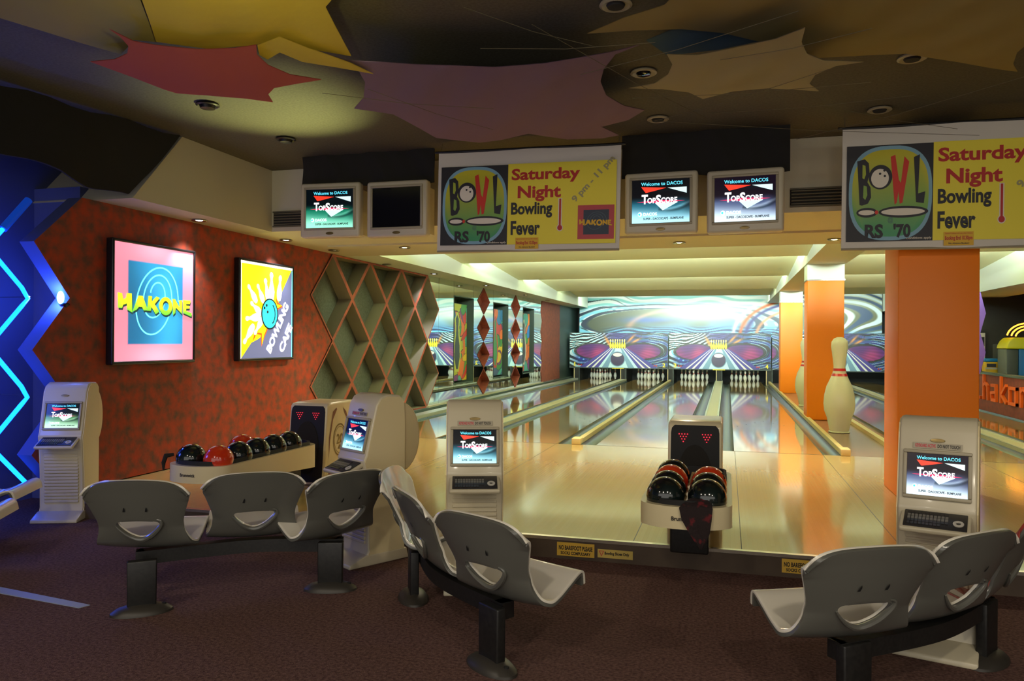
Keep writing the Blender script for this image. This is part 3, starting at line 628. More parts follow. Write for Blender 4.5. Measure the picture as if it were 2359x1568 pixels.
def mask_unit(x0, x1, nums, label):
    y, z0, z1 = 28.4, 0.60, 1.89; W, H = x1-x0, z1-z0
    t = thing('masking_panel', label, 'masking panel', ((x0+x1)/2, y, z0), 0, 'lower masking panels')
    MB().box((-W/2, 0.0, 0), (W/2, 0.06, H), 'dark_panel').build('panel_board', t)
    ar = Art((-W/2+.015, -0.004, 0.015), (1, 0, 0), (0, 0, 1), 0.004); art_panel('mural', ar, W-.03, H-.03, swirl_low, 'print_gloss', 300, 110, t)
    g = Art((-W/2, -0.006, 0), (1, 0, 0), (0, 0, 1), 0.004); q = lambda p: [(a*W, b*H) for a, b in p]
    fan = [-.40, -.345, -.32, -.275, -.255, -.21, -.17, -.12]
    for i, (a, b, m) in enumerate(((-.40, -.33, 'b_violet'), (-.33, -.31, 'pin_white'), (-.31, -.27, 'b_violet'), (-.27, -.245, 'pin_white'), (-.245, -.20, 'b_violet'), (-.20, -.165, 'b_ice'), (-.165, -.10, 'b_steel'))):
        for s in (1, -1): g.poly(q([(.5+s*a, .0), (.5+s*b, .0), (.5+s*b*.24, .56), (.5+s*a*.24, .56)][::s]), m, 1)
    g.poly(q([(.40, 0), (.60, 0), (.525, .56), (.475, .56)]), 'b_ice', 1); g.build('lane_graphic', t)
    b = Art((-W/2, -0.006, 0), (1, 0, 0), (0, 0, 1), 0.004)
    b.ell(.495*W, .25*H, .077*W, .215*H, 'b_steel', 3); b.ell(.495*W, .25*H, .069*W, .195*H, 'b_plum', 4); b.ell(.495*W, .37*H, .045*W, .055*H, 'pin_white', 5); b.build('ball_graphic', t)
    for k in range(7):
        p = Art((-W/2, -0.006, 0), (1, 0, 0), (0, 0, 1), 0.004); pin2d(p, (.425+.0235*k)*W, .68*H, .27*H, 0, 'pin_yellow', 5, .66)
        pin2d(p, (.425+.0235*k)*W, .775*H, .075*H, 0, 'b_cream', 6, .66); p.build('pin_graphic', t)
    n = Art((-W/2, -0.006, 0), (1, 0, 0), (0, 0, 1), 0.004)
    if nums:
        n.text(nums[0], .05*W, .03*H, .05*W+(.05 if nums[0] == '1' else .10), .03*H+.15, 'pin_yellow', 6, .03); n.text(nums[1], .945*W, .03*H, .945*W+.10, .03*H+.15, 'pin_yellow', 6, .03)
    for a in (.10, .125, .865, .885): n.ell(a*W, .07*H, .025, .03, 'pin_red', 6, 12)
    n.build('lane_numbers', t)
    fr = MB(); fr.box((-W/2, -.02, -.03), (W/2, .06, 0), 'dark_panel'); fr.box((W*-.06, -.03, -.035), (W*.06, -.02, -.01), 'pin_yellow'); fr.build('lower_rail', t)
mat('b_violet', (58, 52, 140), .4); mat('b_ice', (196, 232, 236), .4); mat('b_steel', (110, 150, 176), .4); mat('b_plum', (44, 34, 70), .3); mat('pin_yellow', (246, 222, 40), .4); mat('b_cream', (250, 246, 200), .4)
mask_unit(-5.70, -2.055, '12', 'lower mural panel numbered 1 and 2 above the two leftmost pin decks')
mask_unit(-2.04, 1.49, '34', 'lower mural panel numbered 3 and 4 in the centre of the far end')
mask_unit(2.06, 5.38, None, 'lower mural panel behind the giant pin, above the right pin decks')
def upper(x0, x1, fn, label, nx):
    y, z0, z1 = 29.6, 1.7, 3.37; W, H = x1-x0, z1-z0
    t = thing('masking_panel', label, 'masking panel', ((x0+x1)/2, y, z0), 0, 'upper masking panels'); MB().box((-W/2, 0, 0), (W/2, .06, H), 'dark_panel').build('panel_board', t)
    art_panel('mural', Art((-W/2, -.004, 0), (1, 0, 0), (0, 0, 1), .004), W, H, fn, 'print_gloss', nx, 110, t)
upper(-5.55, 1.82, swirl_up, 'long upper mural with a bright white burst across the far end', 460)
upper(1.86, 5.25, swirl_right, 'upper mural seen between the orange pillars on the right', 200)
sp = thing('masking_panel', 'narrow dark and blue swirl strip at the right end of the central mural', 'masking panel', (1.65, 28.45, .6), 0, 'lower masking panels')
MB().box((-.13, 0, 0), (.16, .06, 1.29), 'dark_panel').build('panel_board', sp); art_panel('mural', Art((-.13, -.004, 0), (1, 0, 0), (0, 0, 1), .004), .29, 1.29, lambda x, y: swirl_low(.86+.14*x, y), 'print_gloss', 30, 110, sp)
# side walls between the pin decks and the dark pits
for xa, lab in ((-5.42, 'dark post left of the first pin deck'), (-3.68, 'dark divider between the first two pin decks'), (-1.97, 'dark divider between the second and third pin decks'), (-.27, 'dark divider behind the central lane divider'), (1.43, 'dark post right of the fourth pin deck'), (2.13, 'dark post at the left of the right pin decks'), (3.83, 'dark divider between the right pin decks')):
    MB_ = MB(); MB_.box((-.10, 0, 0), (.10, 1.9, .62), 'pit_black'); MB_.box((-.11, -.015, 0), (-.085, 0.0, .60), 'rail_wood'); MB_.box((.085, -.015, 0), (.11, 0.0, .60), 'dark_panel')
    tag(MB_.build('deck_divider', loc=(xa, 28.42, .05), sharp=None), lab, 'divider', 'pin deck dividers')
struct(MB().box((XL, 30.34, 0.05), (5.5, 30.4, 1.9), 'pit_black').build('wall_back'))
PROF = [(.0254, 0), (.0286, .019), (.047, .057), (.0576, .0857), (.0605, .1143), (.0578, .149), (.0494, .184), (.0352, .2146), (.0263, .238), (.0229, .254), (.0228, .264), (.0247, .285), (.029, .318), (.0324, .343), (.0308, .362), (.022, .375), (.010, .3805), (.0005, .381)]
mp_ = ['pin_white']*len(PROF); mp_[8] = 'pin_red'; mp_[10] = 'pin_red'
pin_me = MB().lathe(PROF, 'pin_white', 14, mats=mp_).mesh('bowling_pin', 60)
SPOTS = [(0, 0, 'head pin at the front'), (-.1524, .264, 'second row pin left of centre'), (.1524, .264, 'second row pin right of centre'), (-.3048, .528, 'third row pin at the left'), (0, .528, 'third row pin hidden behind the head pin'), (.3048, .528, 'third row pin at the right'),
         (-.4572, .792, 'back corner pin at the far left'), (-.1524, .792, 'back row pin left of centre'), (.1524, .792, 'back row pin right of centre'), (.4572, .792, 'back corner pin at the far right')]
for li, (lx, _) in enumerate(LANES):
    if li == 5: continue
    nm = ['the lane by the mirrors', 'the second lane from left', 'the third lane from left', 'the fourth lane from left', 'the lane behind the giant pin'][li]
    for (dx, dy, lab) in SPOTS:
        o = put('bowling_pin', pin_me, None, (lx+LW/2+dx, FOUL+18.29+dy, A)); tag(o, 'pin, ' + lab + ' of ' + nm, 'bowling pin', 'bowling pins on the pin decks')

# ------------------------------------------------------------------ pillars and giant pins
def pillar(x0, x1, y0, y1, ztop, zcap, label):
    t = thing('square_pillar', label, 'pillar', ((x0+x1)/2, (y0+y1)/2, A), 0, 'orange pillars'); hx, hy = (x1-x0)/2, (y1-y0)/2
    MB().rbox((-hx, -hy, 0), (hx, hy, zcap-A), .008, 'orange').build('shaft', t)
    MB().rbox((-hx-.004, -hy-.004, zcap-A), (hx+.004, hy+.004, ztop-A), .006, 'pillar_white').build('capital', t)
    MB().box((-hx-.012, -hy-.012, zcap-A-.012), (hx+.012, hy+.012, zcap-A+.012), 'chrome').build('band', t)
pillar(1.50, 2.16, 7.70, 8.32, 3.4, 2.85, 'big nearest orange pillar under the right banner, behind a console')
pillar(1.41, 2.035, 15.0, 15.6, 3.2, 2.70, 'middle orange pillar with a white top behind the front giant pin')
pillar(1.437, 2.02, 22.8, 23.4, 3.2, 2.70, 'farthest orange pillar with a white top by the second giant pin')
pb = MB(); pb.box((1.38, 10.9, 2.99), (2.06, 29.3, 3.5), 'beam_white'); struct(pb.build('ceiling', sharp=None))
GP = [(.0, 0), (.150, 0), (.153, .03), (.145, .045)] + [(r*3.83, z*3.95) for r, z in [(.0350, .012), (.0405, .03)] + PROF[2:]]
gm = ['pin_cream']*len(GP); gm[12] = 'pin_red'; gm[14] = 'pin_red'
mat('pin_cream', (238, 234, 204), .3, coat=.3)
gp_me = None
def giant(x, y, label):
    t = thing('giant_bowling_pin', label, 'giant pin', (x, y, A), 0, 'giant decorative pins')
    MB().lathe([(0.0005, 0), (.158, 0), (.160, .012), (.150, .022), (0.0005, .022)], 'cap_beige', 40).build('base_plate', t)
    pr = [(.135, .02)] + [(.150, .06)] + [(a*3.83, b*3.93) for a, b in PROF[2:]]
    MB().lathe(pr, 'pin_cream', 40).build('pin_body', t)
    for z in (.905, .985):
        def rad(zz): return np.interp(zz, [p[1] for p in pr], [p[0] for p in pr]) + .0025
        MB().lathe([(rad(z-.02)-.004, z-.021), (rad(z-.02), z-.02), (rad(z), z), (rad(z+.02), z+.02), (rad(z+.02)-.004, z+.021)], 'pin_red', 40).build('red_stripe', t)
giant(1.705, 13.05, 'giant white bowling pin with red neck stripes standing in front of the middle orange pillar')
giant(1.70, 18.3, 'second giant bowling pin half hidden behind the middle orange pillar')

# ------------------------------------------------------------------ screens
def screen_fn(kind):
    top, mid, low = {'green': ((4, 10, 14), (20, 110, 84), (150, 236, 206)), 'blue': ((6, 8, 12), (24, 84, 104), (176, 238, 255)), 'violet': ((16, 8, 20), (70, 84, 120), (214, 240, 255)), 'olive': ((4, 14, 16), (70, 120, 70), (190, 236, 190))}[kind]
    def fn(x, y):
        c = mixc(top, mid, sm(.62, .42, y)); c = np.where((y < .45)[..., None], mixc(mid, low, sm(.45, .02, y + .10*(x-.5))), c)
        c = over(c, (8, 22, 26), np.exp(-((np.hypot((x-.66)/.36, (y-.52)/.24)-1)/.12)**2)*.55*(x > .45)); c = over(c, low, np.exp(-((y-.30-.22*(x-.5)**2*3)/.03)**2)*.45*(x > .55))
        return over(c, top, sm(.84, 1.0, x)*sm(.1, .5, y)*.5)
    return fn
def screen_art(par, origin, U, V, W, H, kind):
    ar = Art(origin, U, V, .0012); art_panel('screen', ar, W, H, screen_fn(kind), 'screen_lit', 40, 32, par)
    g = Art(origin, U, V, .0012); q = lambda p: [(a*W, b*H) for a, b in p]
    g.poly(q([(.16, .84), (.60, .80), (.40, .74), (.24, .70)][::-1]), 'e_red', 1); g.poly(q([(.62, .80), (.95, .80), (.95, .66), (.78, .73)][::-1]), 'e_pale', 1)
    g.poly(q([(.08, .49), (.5, .455), (.92, .49), (.5, .525)]), 'e_magenta', 1); g.poly(q([(.40, .46), (.54, .28), (.80, .46)]), 'e_pale', 2)
    g.text('T', W*.17, H*.44, W*.28, H*.66, 'e_white', 3, .035); g.text('OP', W*.27, H*.45, W*.42, H*.58, 'e_white', 3.3, .035); g.text('S', W*.42, H*.43, W*.51, H*.645, 'e_white', 3, .035); g.text('CORE', W*.51, H*.45, W*.79, H*.58, 'e_white', 3.3, .035); g.text('Welcome to DACOS', W*.16, H*.86, W*.88, H*.94, 'e_cyan', 3, .015)
    g.ell(W*.14, H*.205, W*.035, H*.05, 'e_white', 2, 16); g.ell(W*.13, H*.205, W*.018, H*.028, 'e_teal', 3, 12); g.text('DACOS', W*.20, H*.17, W*.44, H*.24, 'e_white', 3, .02)
    g.text('SUPER - DACOSCAPE - BUMPLANE', W*.20, H*.07, W*.90, H*.125, 'e_ink', 3, .03); g.build('screen_graphic', par)
def monitor(x, y, z, rz, kind, label):
    t = thing('overhead_monitor', label, 'monitor', (x, y, z), rz, 'overhead scoring monitors'); W, H = .70, .60
    b = MB(); b.rbox((-W/2, 0, 0), (W/2, .12, H), .03, 'tv_plastic', 4); b.build('housing', t)
    c = MB(); c.prism([(-.30, .05), (.30, .05), (.30, .55), (-.30, .55)], .115, .34, 'tv_plastic', 'Y'); c.rbox((-.20, .30, .12), (.20, .46, .46), .03, 'tv_plastic'); c.build('tube_cover', t, sharp=None)
    f = MB(); w2, h0, h1 = .275, .105, .525
    for a, bb in (((-w2-.025, -.014, h0-.025), (w2+.025, .01, h0)), ((-w2-.025, -.014, h1), (w2+.025, .01, h1+.025)), ((-w2-.025, -.014, h0), (-w2, .01, h1)), ((w2, -.014, h0), (w2+.025, .01, h1))): f.rbox(a, bb, .005, 'bezel', 2)
    f.build('bezel', t)
    if kind: screen_art(t, (-w2, -.004, h0), (1, 0, 0), (0, 0, 1), 2*w2, h1-h0, kind)
    else: MB().box((-w2, -.004, h0), (w2, .004, h1), 'glass_dark').build('screen', t)
    MB().lathe([(.045, 0), (.042, .006), (.0005, .007)], 'badge', 24, M=Matrix.Translation((0, -.001, .045)) @ Matrix.Diagonal((1, 1, .35, 1)) @ Matrix.Rotation(PI/2, 4, 'X')).build('maker_badge', t)
    m = MB(); m.tube([(0, .3, .5), (0, .3, .9)], .025, 'black_metal'); m.box((-.08, .2, .5), (.08, .4, .54), 'black_metal'); m.build('hanger', t)
TY = 7.55
monitor(-4.19, TY, 2.672, R(4), 'green', 'leftmost overhead monitor with a green screen')
monitor(-3.40, TY, 2.655, R(0), None, 'switched off overhead monitor with a black screen beside the left banner')
monitor(-.628, TY, 2.60, R(-2), 'blue', 'overhead monitor with a blue green screen just right of the left banner')
monitor(.152, TY, 2.587, R(-4), 'violet', 'overhead monitor with a pale violet screen, right one of the middle pair')
def drape(x0, x1, z0, z1, y, label):
    nx, nz = 40, 10; vs = []
    for j in range(nz+1):
        for i in range(nx+1):
            a, b = i/nx, j/nz; vs.append((x0+(x1-x0)*a, y + .018*math.sin(16*a+2*b) + .012*math.sin(37*a+4*b*b), z0+(z1-z0)*b + .02*math.sin(6*a)*(1-b)))
    mb = MB(); f = [(j*(nx+1)+i, j*(nx+1)+i+1, (j+1)*(nx+1)+i+1, (j+1)*(nx+1)+i) for j in range(nz) for i in range(nx)]
    mb.add(vs, f, 'cloth_black'); mb.add([(a, b+.012, c) for a, b, c in vs], [t[::-1] for t in f], 'cloth_black'); tag(mb.build('black_drape', sharp=60), label, 'drape', 'black cloth drapes')
drape(-4.60, -3.01, 3.24, 3.598, 7.66, 'black cloth hanging above the two left monitors')
drape(-1.02, .56, 3.17, 3.598, 7.66, 'black cloth hanging above the two middle monitors')

# ------------------------------------------------------------------ banners
def banner(x0, x1, z0l, z1l, z0r, z1r, y, label):
    W, H = x1-x0, (z1l+z1r)/2-(z0l+z0r)/2; sl = math.atan2((z1r-z1l+z0r-z0l)/2, W)
    t = thing('event_banner', label, 'banner', (x0, y, z0l), 0, 'hanging banners'); t.rotation_euler = (0, -sl, 0)
    nx = 36; vs = []
    for yy in (-.006, .006):
        for i in range(nx+1):
            for b in (0, H): vs.append((W*i/nx, yy + .006*math.sin(9*i/nx), b))
    mb = MB(); n2 = 2*(nx+1)
    mb.add(vs, [(2*i, 2*i+2, 2*i+3, 2*i+1) for i in range(nx)] + [(n2+2*i, n2+2*i+1, n2+2*i+3, n2+2*i+2) for i in range(nx)], 'banner_white'); mb.build('vinyl_sheet', t)
    r = MB(); r.tube([(-.04, 0, H), (W+.04, 0, H)], .014, 'black_metal'); r.build('hanging_rod', t); MB().tube([(0, 0, 0), (W, 0, 0)], .012, 'bezel').build('bottom_bar', t)
    c = MB()
    for xx in (.02, W-.02): c.tube([(xx, 0, H), (xx, .05, 3.6-z0l+.02)], .003, 'cord')
    c.build('hanging_cord', t)
    # the print: coordinates in the banner picture, 0..1
    g = Art((0, -.016, 0), (1, 0, 0), (0, 0, 1), .0012); q = lambda p: [(a*W, b*H) for a, b in p]
    g.rect(.02*W, .06*H, .40*W, .845*H, 'b_black', 1); g.rect(.40*W, .06*H, .98*W, .85*H, 'b_yellow', 1)
    g.build('print_ground', t)
    bg_ = Art((0, -.016, 0), (1, 0, 0), (0, 0, 1), .0012); bg_.ell(.213*W, .452*H, .183*W, .385*H, 'b_sky', 2, 48, 0, 2.7)
    N = 48; e = [(math.copysign(abs(math.cos(a))**(2/2.7), math.cos(a)), math.copysign(abs(math.sin(a))**(2/2.7), math.sin(a))) for a in [2*PI*i/N for i in range(N)]]
    bg_.build('round_emblem', t)
    em = Art((0, -.016, 0), (1, 0, 0), (0, 0, 1), .0012); k0 = len(em.mb.v); em.poly([(.213*W+.168*W*a, .452*H+.355*H*b) for a, b in e], 'print_gloss', 3)
    hh = np.array([.5+.5*b for a, b in e]); c = mixc((52, 152, 92), (206, 196, 40), sm(.05, .75, hh)); c = np.where(c <= .04045, c/12.92, ((c+.055)/1.055)**2.4); em.build('emblem_field', t, art=np.concatenate([c, np.ones((N, 1))], 1))
    l = Art((0, -.016, 0), (1, 0, 0), (0, 0, 1), .0012)
    l.poly(q([(.066, .72), (.10, .735), (.118, .70), (.122, .62), (.113, .545), (.127, .50), (.130, .42), (.116, .37), (.090, .355), (.079, .36)][::-1]), 'b_black', 4)
    l.poly(q([(.090, .69), (.103, .68), (.106, .61), (.098, .57), (.090, .58)][::-1]), 'b_lime', 5); l.poly(q([(.096, .52), (.110, .51), (.113, .44), (.104, .40), (.094, .42)][::-1]), 'b_midlime', 5)
    l.ell(.170*W, .583*H, .052*W, .100*H, 'b_black', 5); l.ell(.168*W, .573*H, .039*W, .077*H, 'b_white', 6)
    for a, b in ((.168, .61), (.189, .59), (.187, .635)): l.ell(a*W, b*H, .0055*W, .0095*H, 'b_black', 7, 12)
    l.poly(q([(.214, .745), (.234, .76), (.251, .555), (.260, .53), (.274, .745), (.295, .70), (.268, .37), (.256, .36), (.250, .46), (.243, .37), (.234, .355)][::-1]), 'b_red', 5)
    l.poly(q([(.315, .735), (.341, .755), (.335, .44), (.366, .455), (.360, .36), (.327, .37)][::-1]), 'b_black', 5)
    for cx, rx, rz in ((.112, .047, .040), (.272, .108, .048)): l.ell(cx*W, .296*H, rx*W, rz*H, 'b_black', 5)
    for cx, rx, rz in ((.110, .036, .021), (.270, .095, .029)): l.ell(cx*W, .296*H, rx*W, rz*H, 'b_white', 6)
    l.ell(.155*W, .296*H, .008*W, .017*H, 'b_red', 7, 14)
    l.text('@', .205*W, .205*H, .228*W, .255*H, 'b_teal', 5); l.text('RS', .103*W, .085*H, .185*W, .20*H, 'b_black', 5, .04); l.text("'70", .230*W, .085*H, .305*W, .20*H, 'b_black', 5, .04)
    l.text('Conditions apply', .285*W, .068*H, .395*W, .092*H, 'b_white', 5, .01)
    l.build('emblem_lettering', t)
    s = Art((0, -.016, 0), (1, 0, 0), (0, 0, 1), .0012)
    s.text('Saturday', .42*W, .655*H, .79*W, .80*H, 'b_darkred', 4, .03); s.text('Night', .455*W, .475*H, .69*W, .63*H, 'b_darkred', 4, .032)
    s.text('Bowling', .42*W, .315*H, .645*W, .47*H, 'b_black', 4, .032); s.text('Fever', .42*W, .15*H, .58*W, .29*H, 'b_black', 4, .032)
    an = R(47); s.text('9 pm - 11 pm', .775*W, .44*H, .775*W+.30*W, .44*H+.08*H, 'b_grey', 4, .035, 0, an)
    s.build('event_lettering', t); s = Art((0, -.016, 0), (1, 0, 0), (0, 0, 1), .0012)
    s.rect(.677*W, .22*H, .697*W, .50*H, 'b_white', 3); s.ell(.687*W, .215*H, .017*W, .034*H, 'b_white', 3.4); s.rect(.682*W, .22*H, .692*W, .495*H, 'b_darkred', 4); s.ell(.687*W, .215*H, .013*W, .026*H, 'b_darkred', 4.5)
    s.build('thermometer_graphic', t)
    h = Art((0, -.016, 0), (1, 0, 0), (0, 0, 1), .0012); h.rect(.782*W, .10*H, .972*W, .425*H, 'b_pink', 4); h.rect(.812*W, .145*H, .945*W, .38*H, 'b_navy', 5); h.line(spiral(.878*W, .262*H, .055*W, .10*H, .1), .004, 'b_teal', 6)
    hakone_letters(h, .79*W, .235*H, .172*W/5.65, .055*H, 'b_gold', 7); h.build('square_logo', t)
    k = Art((0, -.016, 0), (1, 0, 0), (0, 0, 1), .0012); k.rect(.447*W, .015*H, .573*W, .125*H, 'b_gold', 5); k.text('Cannot Combine with any other Scheme', .452*W, .103*H, .568*W, .118*H, 'b_darkred', 6, .01); k.text('Booking End 10.30pm', .452*W, .05*H, .568*W, .092*H, 'b_darkred', 6, .03); k.text('No Advance Booking', .468*W, .022*H, .555*W, .040*H, 'b_black', 6, .02); k.build('pasted_notice', t)
banner(-2.905, -1.015, 2.475, 3.515, 2.462, 3.475, 7.48, 'left banner with BOWL RS 70 Saturday Night Bowling Fever, hanging between the monitors')
banner(.985, 2.83, 2.395, 3.475, 2.372, 3.47, 7.48, 'right BOWL RS 70 banner above the big orange pillar, cut by the photo edge')
for x0, x1, lab in ((.60, 1.95, 'grey louvred vent in the beam between the middle monitors and the right banner'), (-5.30, -4.0, 'grey louvred vent in the beam behind the leftmost monitor')):
    t = thing('air_vent', lab, 'vent', (x0, 8.19, 2.92), 0, 'air vents'); W = x1-x0; MB().box((0, 0, 0), (W, .01, .17), 'vent_dark').build('backing', t)
    for k in range(5): MB().rbox((.01, -.022, .015+.032*k), (W-.01, 0, .03+.032*k), .004, 'vent', 1).build('slat', t)
    f = MB(); f.box((0, -.024, -.01), (W, 0, .006), 'vent'); f.box((0, -.024, .164), (W, 0, .18), 'vent'); f.box((W/2-.006, -.024, 0), (W/2+.006, 0, .17), 'vent'); f.build('frame', t)

# ------------------------------------------------------------------ stretched fabric, cords and fittings under the dark ceiling
SAILS = dict(
 olive=(3.42, [(-3.61,2.97),(-2.85,3.19),(-3.09,3.48),(-3.27,3.76),(-3.44,4.02),(-3.56,3.96),(-3.71,4.07),(-3.83,4.15),(-3.95,3.95),(-4.13,3.57),(-4.19,3.45)], 'pale olive yellow fabric sail in the upper left corner of the ceiling'),
 yellow=(3.40, [(-2.82,3.16),(-1.88,3.44),(-2.05,3.74),(-2.17,3.85),(-2.25,4.11),(-2.39,4.58),(-2.59,4.36),(-2.64,4.14),(-2.85,4.19),(-3.16,4.15),(-3.4,3.97),(-3.23,3.72),(-3.05,3.45)], 'large yellow fabric sail at the upper left of the ceiling'),
 yellow2=(3.36, [(-2.78,4.11),(-2.58,4.04),(-2.52,4.26),(-2.4,4.59),(-2.35,4.83),(-2.52,4.64),(-2.68,4.46),(-2.72,4.26),(-2.86,4.34),(-2.86,4.25)], 'small pointed yellow sail corner between the red and purple sails'),
 red=(3.32, [(-3.39,3.58),(-3.38,3.76),(-3.29,3.84),(-3.09,3.96),(-2.87,4.01),(-2.72,4.01),(-2.81,4.15),(-2.85,4.33),(-2.82,4.54),(-2.68,4.71),(-2.87,4.72),(-3.07,4.74),(-3.19,4.85),(-3.26,5.02),(-3.39,4.87),(-3.61,4.72),(-3.79,4.63),(-3.82,4.54),(-3.86,4.29),(-3.93,4.0),(-3.73,3.99),(-3.57,3.92),(-3.47,3.82),(-3.41,3.69)], 'red star shaped fabric sail stretched under the ceiling'),
 purple=(3.38, [(-2.6,4.34),(-2.41,4.6),(-2.02,4.78),(-1.51,4.91),(-1.15,4.89),(-.71,4.79),(-.52,4.72),(-.69,4.84),(-.8,5.08),(-.86,5.32),(-.87,5.64),(-.78,5.96),(-.64,6.15),(-.8,6.39),(-1.04,6.51),(-.94,6.86),(-1.1,6.91),(-1.4,6.81),(-1.68,6.49),(-1.97,6.64),(-2.19,6.69),(-2.54,6.5),(-2.58,6.19),(-2.64,5.79),(-2.88,5.57),(-2.68,5.34),(-2.51,5.02),(-2.45,4.81),(-2.52,4.57)], 'dusty purple fabric sail above the left banner'),
 sand=(3.30, [(.41,4.57),(.26,4.69),(.02,4.75),(-.18,4.79),(-.36,4.71),(-.34,4.91),(-.38,5.09),(-.48,5.24),(-.66,5.28),(-.44,5.39),(-.27,5.54),(-.18,5.74),(.03,5.63),(.26,5.63),(.61,5.76),(.53,5.59),(.55,5.42),(.66,5.28),(.82,5.24),(.57,5.16),(.46,5.01),(.41,4.8)], 'sand coloured star shaped sail at the middle right of the ceiling'),
 tan=(3.46, [(-.84,4.67),(-.59,4.49),(-.35,4.38),(-.17,4.07),(1.65,4.6),(1.92,5.36),(1.81,5.52),(1.8,5.68),(1.85,5.91),(1.94,6.11),(1.49,5.78),(1.13,5.57),(.89,5.56),(.54,5.56),(.19,5.16),(-.05,4.91),(-.28,4.76),(-.56,4.69)], 'large tan fabric sail in the upper right corner of the ceiling'),
 blue=(3.50, [(-.51,4.98),(-.28,4.81),(.05,4.98),(.24,5.25),(-.06,5.33),(-.4,5.31)], 'small piece of blue fabric showing between the tan and sand sails'))
def sail(key, z, pts, label):
    n = len(pts); O2 = []
    for i in range(n):                                      # a smooth outline through the given points, sharp at the tips
        a, b = Vector(pts[i]), Vector(pts[(i+1) % n]); O2 += [a, a.lerp(b, .5)]
    x0, x1 = min(p[0] for p in pts), max(p[0] for p in pts); y0, y1 = min(p[1] for p in pts), max(p[1] for p in pts)
    allp = list(O2)
    def inside(x, y):
        c = False
        for i in range(n):
            (ax, ay), (bx, by) = pts[i], pts[(i+1) % n]
            if (ay > y) != (by > y) and x < (bx-ax)*(y-ay)/(by-ay)+ax: c = not c
        return c
    s_ = .09
    for i in range(int((x1-x0)/s_)+1):
        for j in range(int((y1-y0)/s_)+1):
            p = Vector((x0+s_*(i+.5), y0+s_*(j+.5)))
            if inside(*p) and min((p-q).length for q in O2) > .05: allp.append(p)
    m = len(O2); vv, _, ff, *_r = delaunay_2d_cdt(allp, [(i, (i+1) % m) for i in range(m)], [], 1, 1e-5)
    def zz_(p):
        d = min((p-q).length for q in O2); return z + .02*math.sin(2.1*p.x+1.3*p.y) - .035*min(d, .4) + .006*math.sin(14*p.x+9*p.y)*min(d*6, 1)
    vs = [(p.x, p.y, zz_(p)) for p in vv]; mb = MB(); fs = [tuple(f) for f in ff]
    def nz(f): a, b, c = (vv[i] for i in f[:3]); return (b.x-a.x)*(c.y-a.y)-(b.y-a.y)*(c.x-a.x)
    fs = [f if nz(f) < 0 else f[::-1] for f in fs]
    mb.add(vs, fs, 'sail_' + key.rstrip('2')); mb.add([(a, b, c+.004) for a, b, c in vs], [f[::-1] for f in fs], 'sail_' + key.rstrip('2'))
    tag(mb.build('fabric_sail', sharp=60), label, 'fabric sail', 'stretched fabric sails')
for k, (z, pts, lab) in SAILS.items(): sail(k, z, pts, lab)
CORDS = [((-2.4,4.84),(-1.86,6.03),'over the purple sail from the yellow tip'), ((-1.33,3.78),(-.76,4.48),'across the dark ceiling left of the tan sail'), ((-1.42,4.34),(-.41,4.51),'crossing the top middle of the ceiling'), ((-1.04,4.08),(-.17,6.12),'long and slanting past the round camera to the sand sail'), ((-.93,4.93),(.35,4.27),'from the purple sail tip up over the tan sail'),
 ((-.66,5.5),(.91,5.56),'across the foot of the sand sail'), ((-.56,6.11),(.61,5.23),'rising over the sand sail from the purple tip'), ((-.16,6.01),(1.25,5.93),'from the sand sail to the right ceiling spot'), ((.64,5.99),(1.78,6.94),'running towards the right banner top'), ((-.05,4.89),(.76,4.61),'crossing the tan sail'), ((.56,6.96),(1.86,5.68),'slanting above the right banner'), ((-.56,6.11),(2.01,7.2),'long and low along the top of the middle drape'), ((-2.75,4.84),(-1.69,5.49),'from the red sail tip over the purple sail')]
for (a, b, lab) in CORDS:
    m_ = ((a[0]+b[0])/2, (a[1]+b[1])/2, 3.265); tag(MB().tube([(*a, 3.285), m_, (*b, 3.285)], .0018, 'cord', 6).build('guy_cord'), 'thin ceiling cord ' + lab, 'cord', 'thin ceiling cords')
def fitting(x, y, label, kind):
    t = thing('ceiling_fitting', label, 'ceiling fitting', (x, y, 3.6), 0, 'round ceiling fittings'); 
    MB().lathe([(.06, 0), (.095, -.006), (.10, -.018), (.085, -.026), (.06, -.016)], 'black_plastic' if kind == 'dark' else 'bezel', 24).build('ring', t)
    MB().lathe([(.06, -.012), (.05, -.03), (.0005, -.036)] if kind != 'dark' else [(.07, -.02), (.06, -.045), (.0005, -.05)], 'black_plastic' if kind == 'dark' else ('glass_dark' if kind == 'lens' else 'vent_dark'), 20).build('lens', t)
for a in ((-4.36, 5.72, 'dark round fitting on the lit ceiling left of the red sail tip', 'dark'), (-4.33, 6.9, 'dark round fitting just above the left soffit corner', 'dark'), (-.66, 4.64, 'round ceiling spot at the top centre', 'ring'), (-.62, 5.87, 'glossy round ceiling spot left of the sand sail', 'lens'), (1.26, 6.05, 'round ceiling spot below the tan sail', 'ring'), (1.27, 7.32, 'pale round ceiling spot above the right banner', 'ring'), (-.62, 7.12, 'pale ring above the middle monitors', 'ring')): fitting(*a)
def ngon3(name, pts, m, th, label, cat):
    P = [Vector(p) for p in pts]; n = (P[1]-P[0]).cross(P[-1]-P[0]).normalized()*th; mb = MB(); k = len(P); vs = P + [p+n for p in P]
    bm = bmesh.new(); f = bm.faces.new([bm.verts.new(p) for p in P]); bmesh.ops.triangulate(bm, faces=[f]); bmesh.ops.subdivide_edges(bm, edges=bm.edges[:], cuts=4, use_grid_fill=True)
    for v in bm.verts: v.co += Vector((0, 0, 1))*.02*math.sin(5*v.co.x+7*v.co.y)
    r = bmesh.ops.solidify(bm, geom=bm.faces[:], thickness=th); mb.bm(bm, m); return tag(mb.build(name, sharp=50), label, cat)
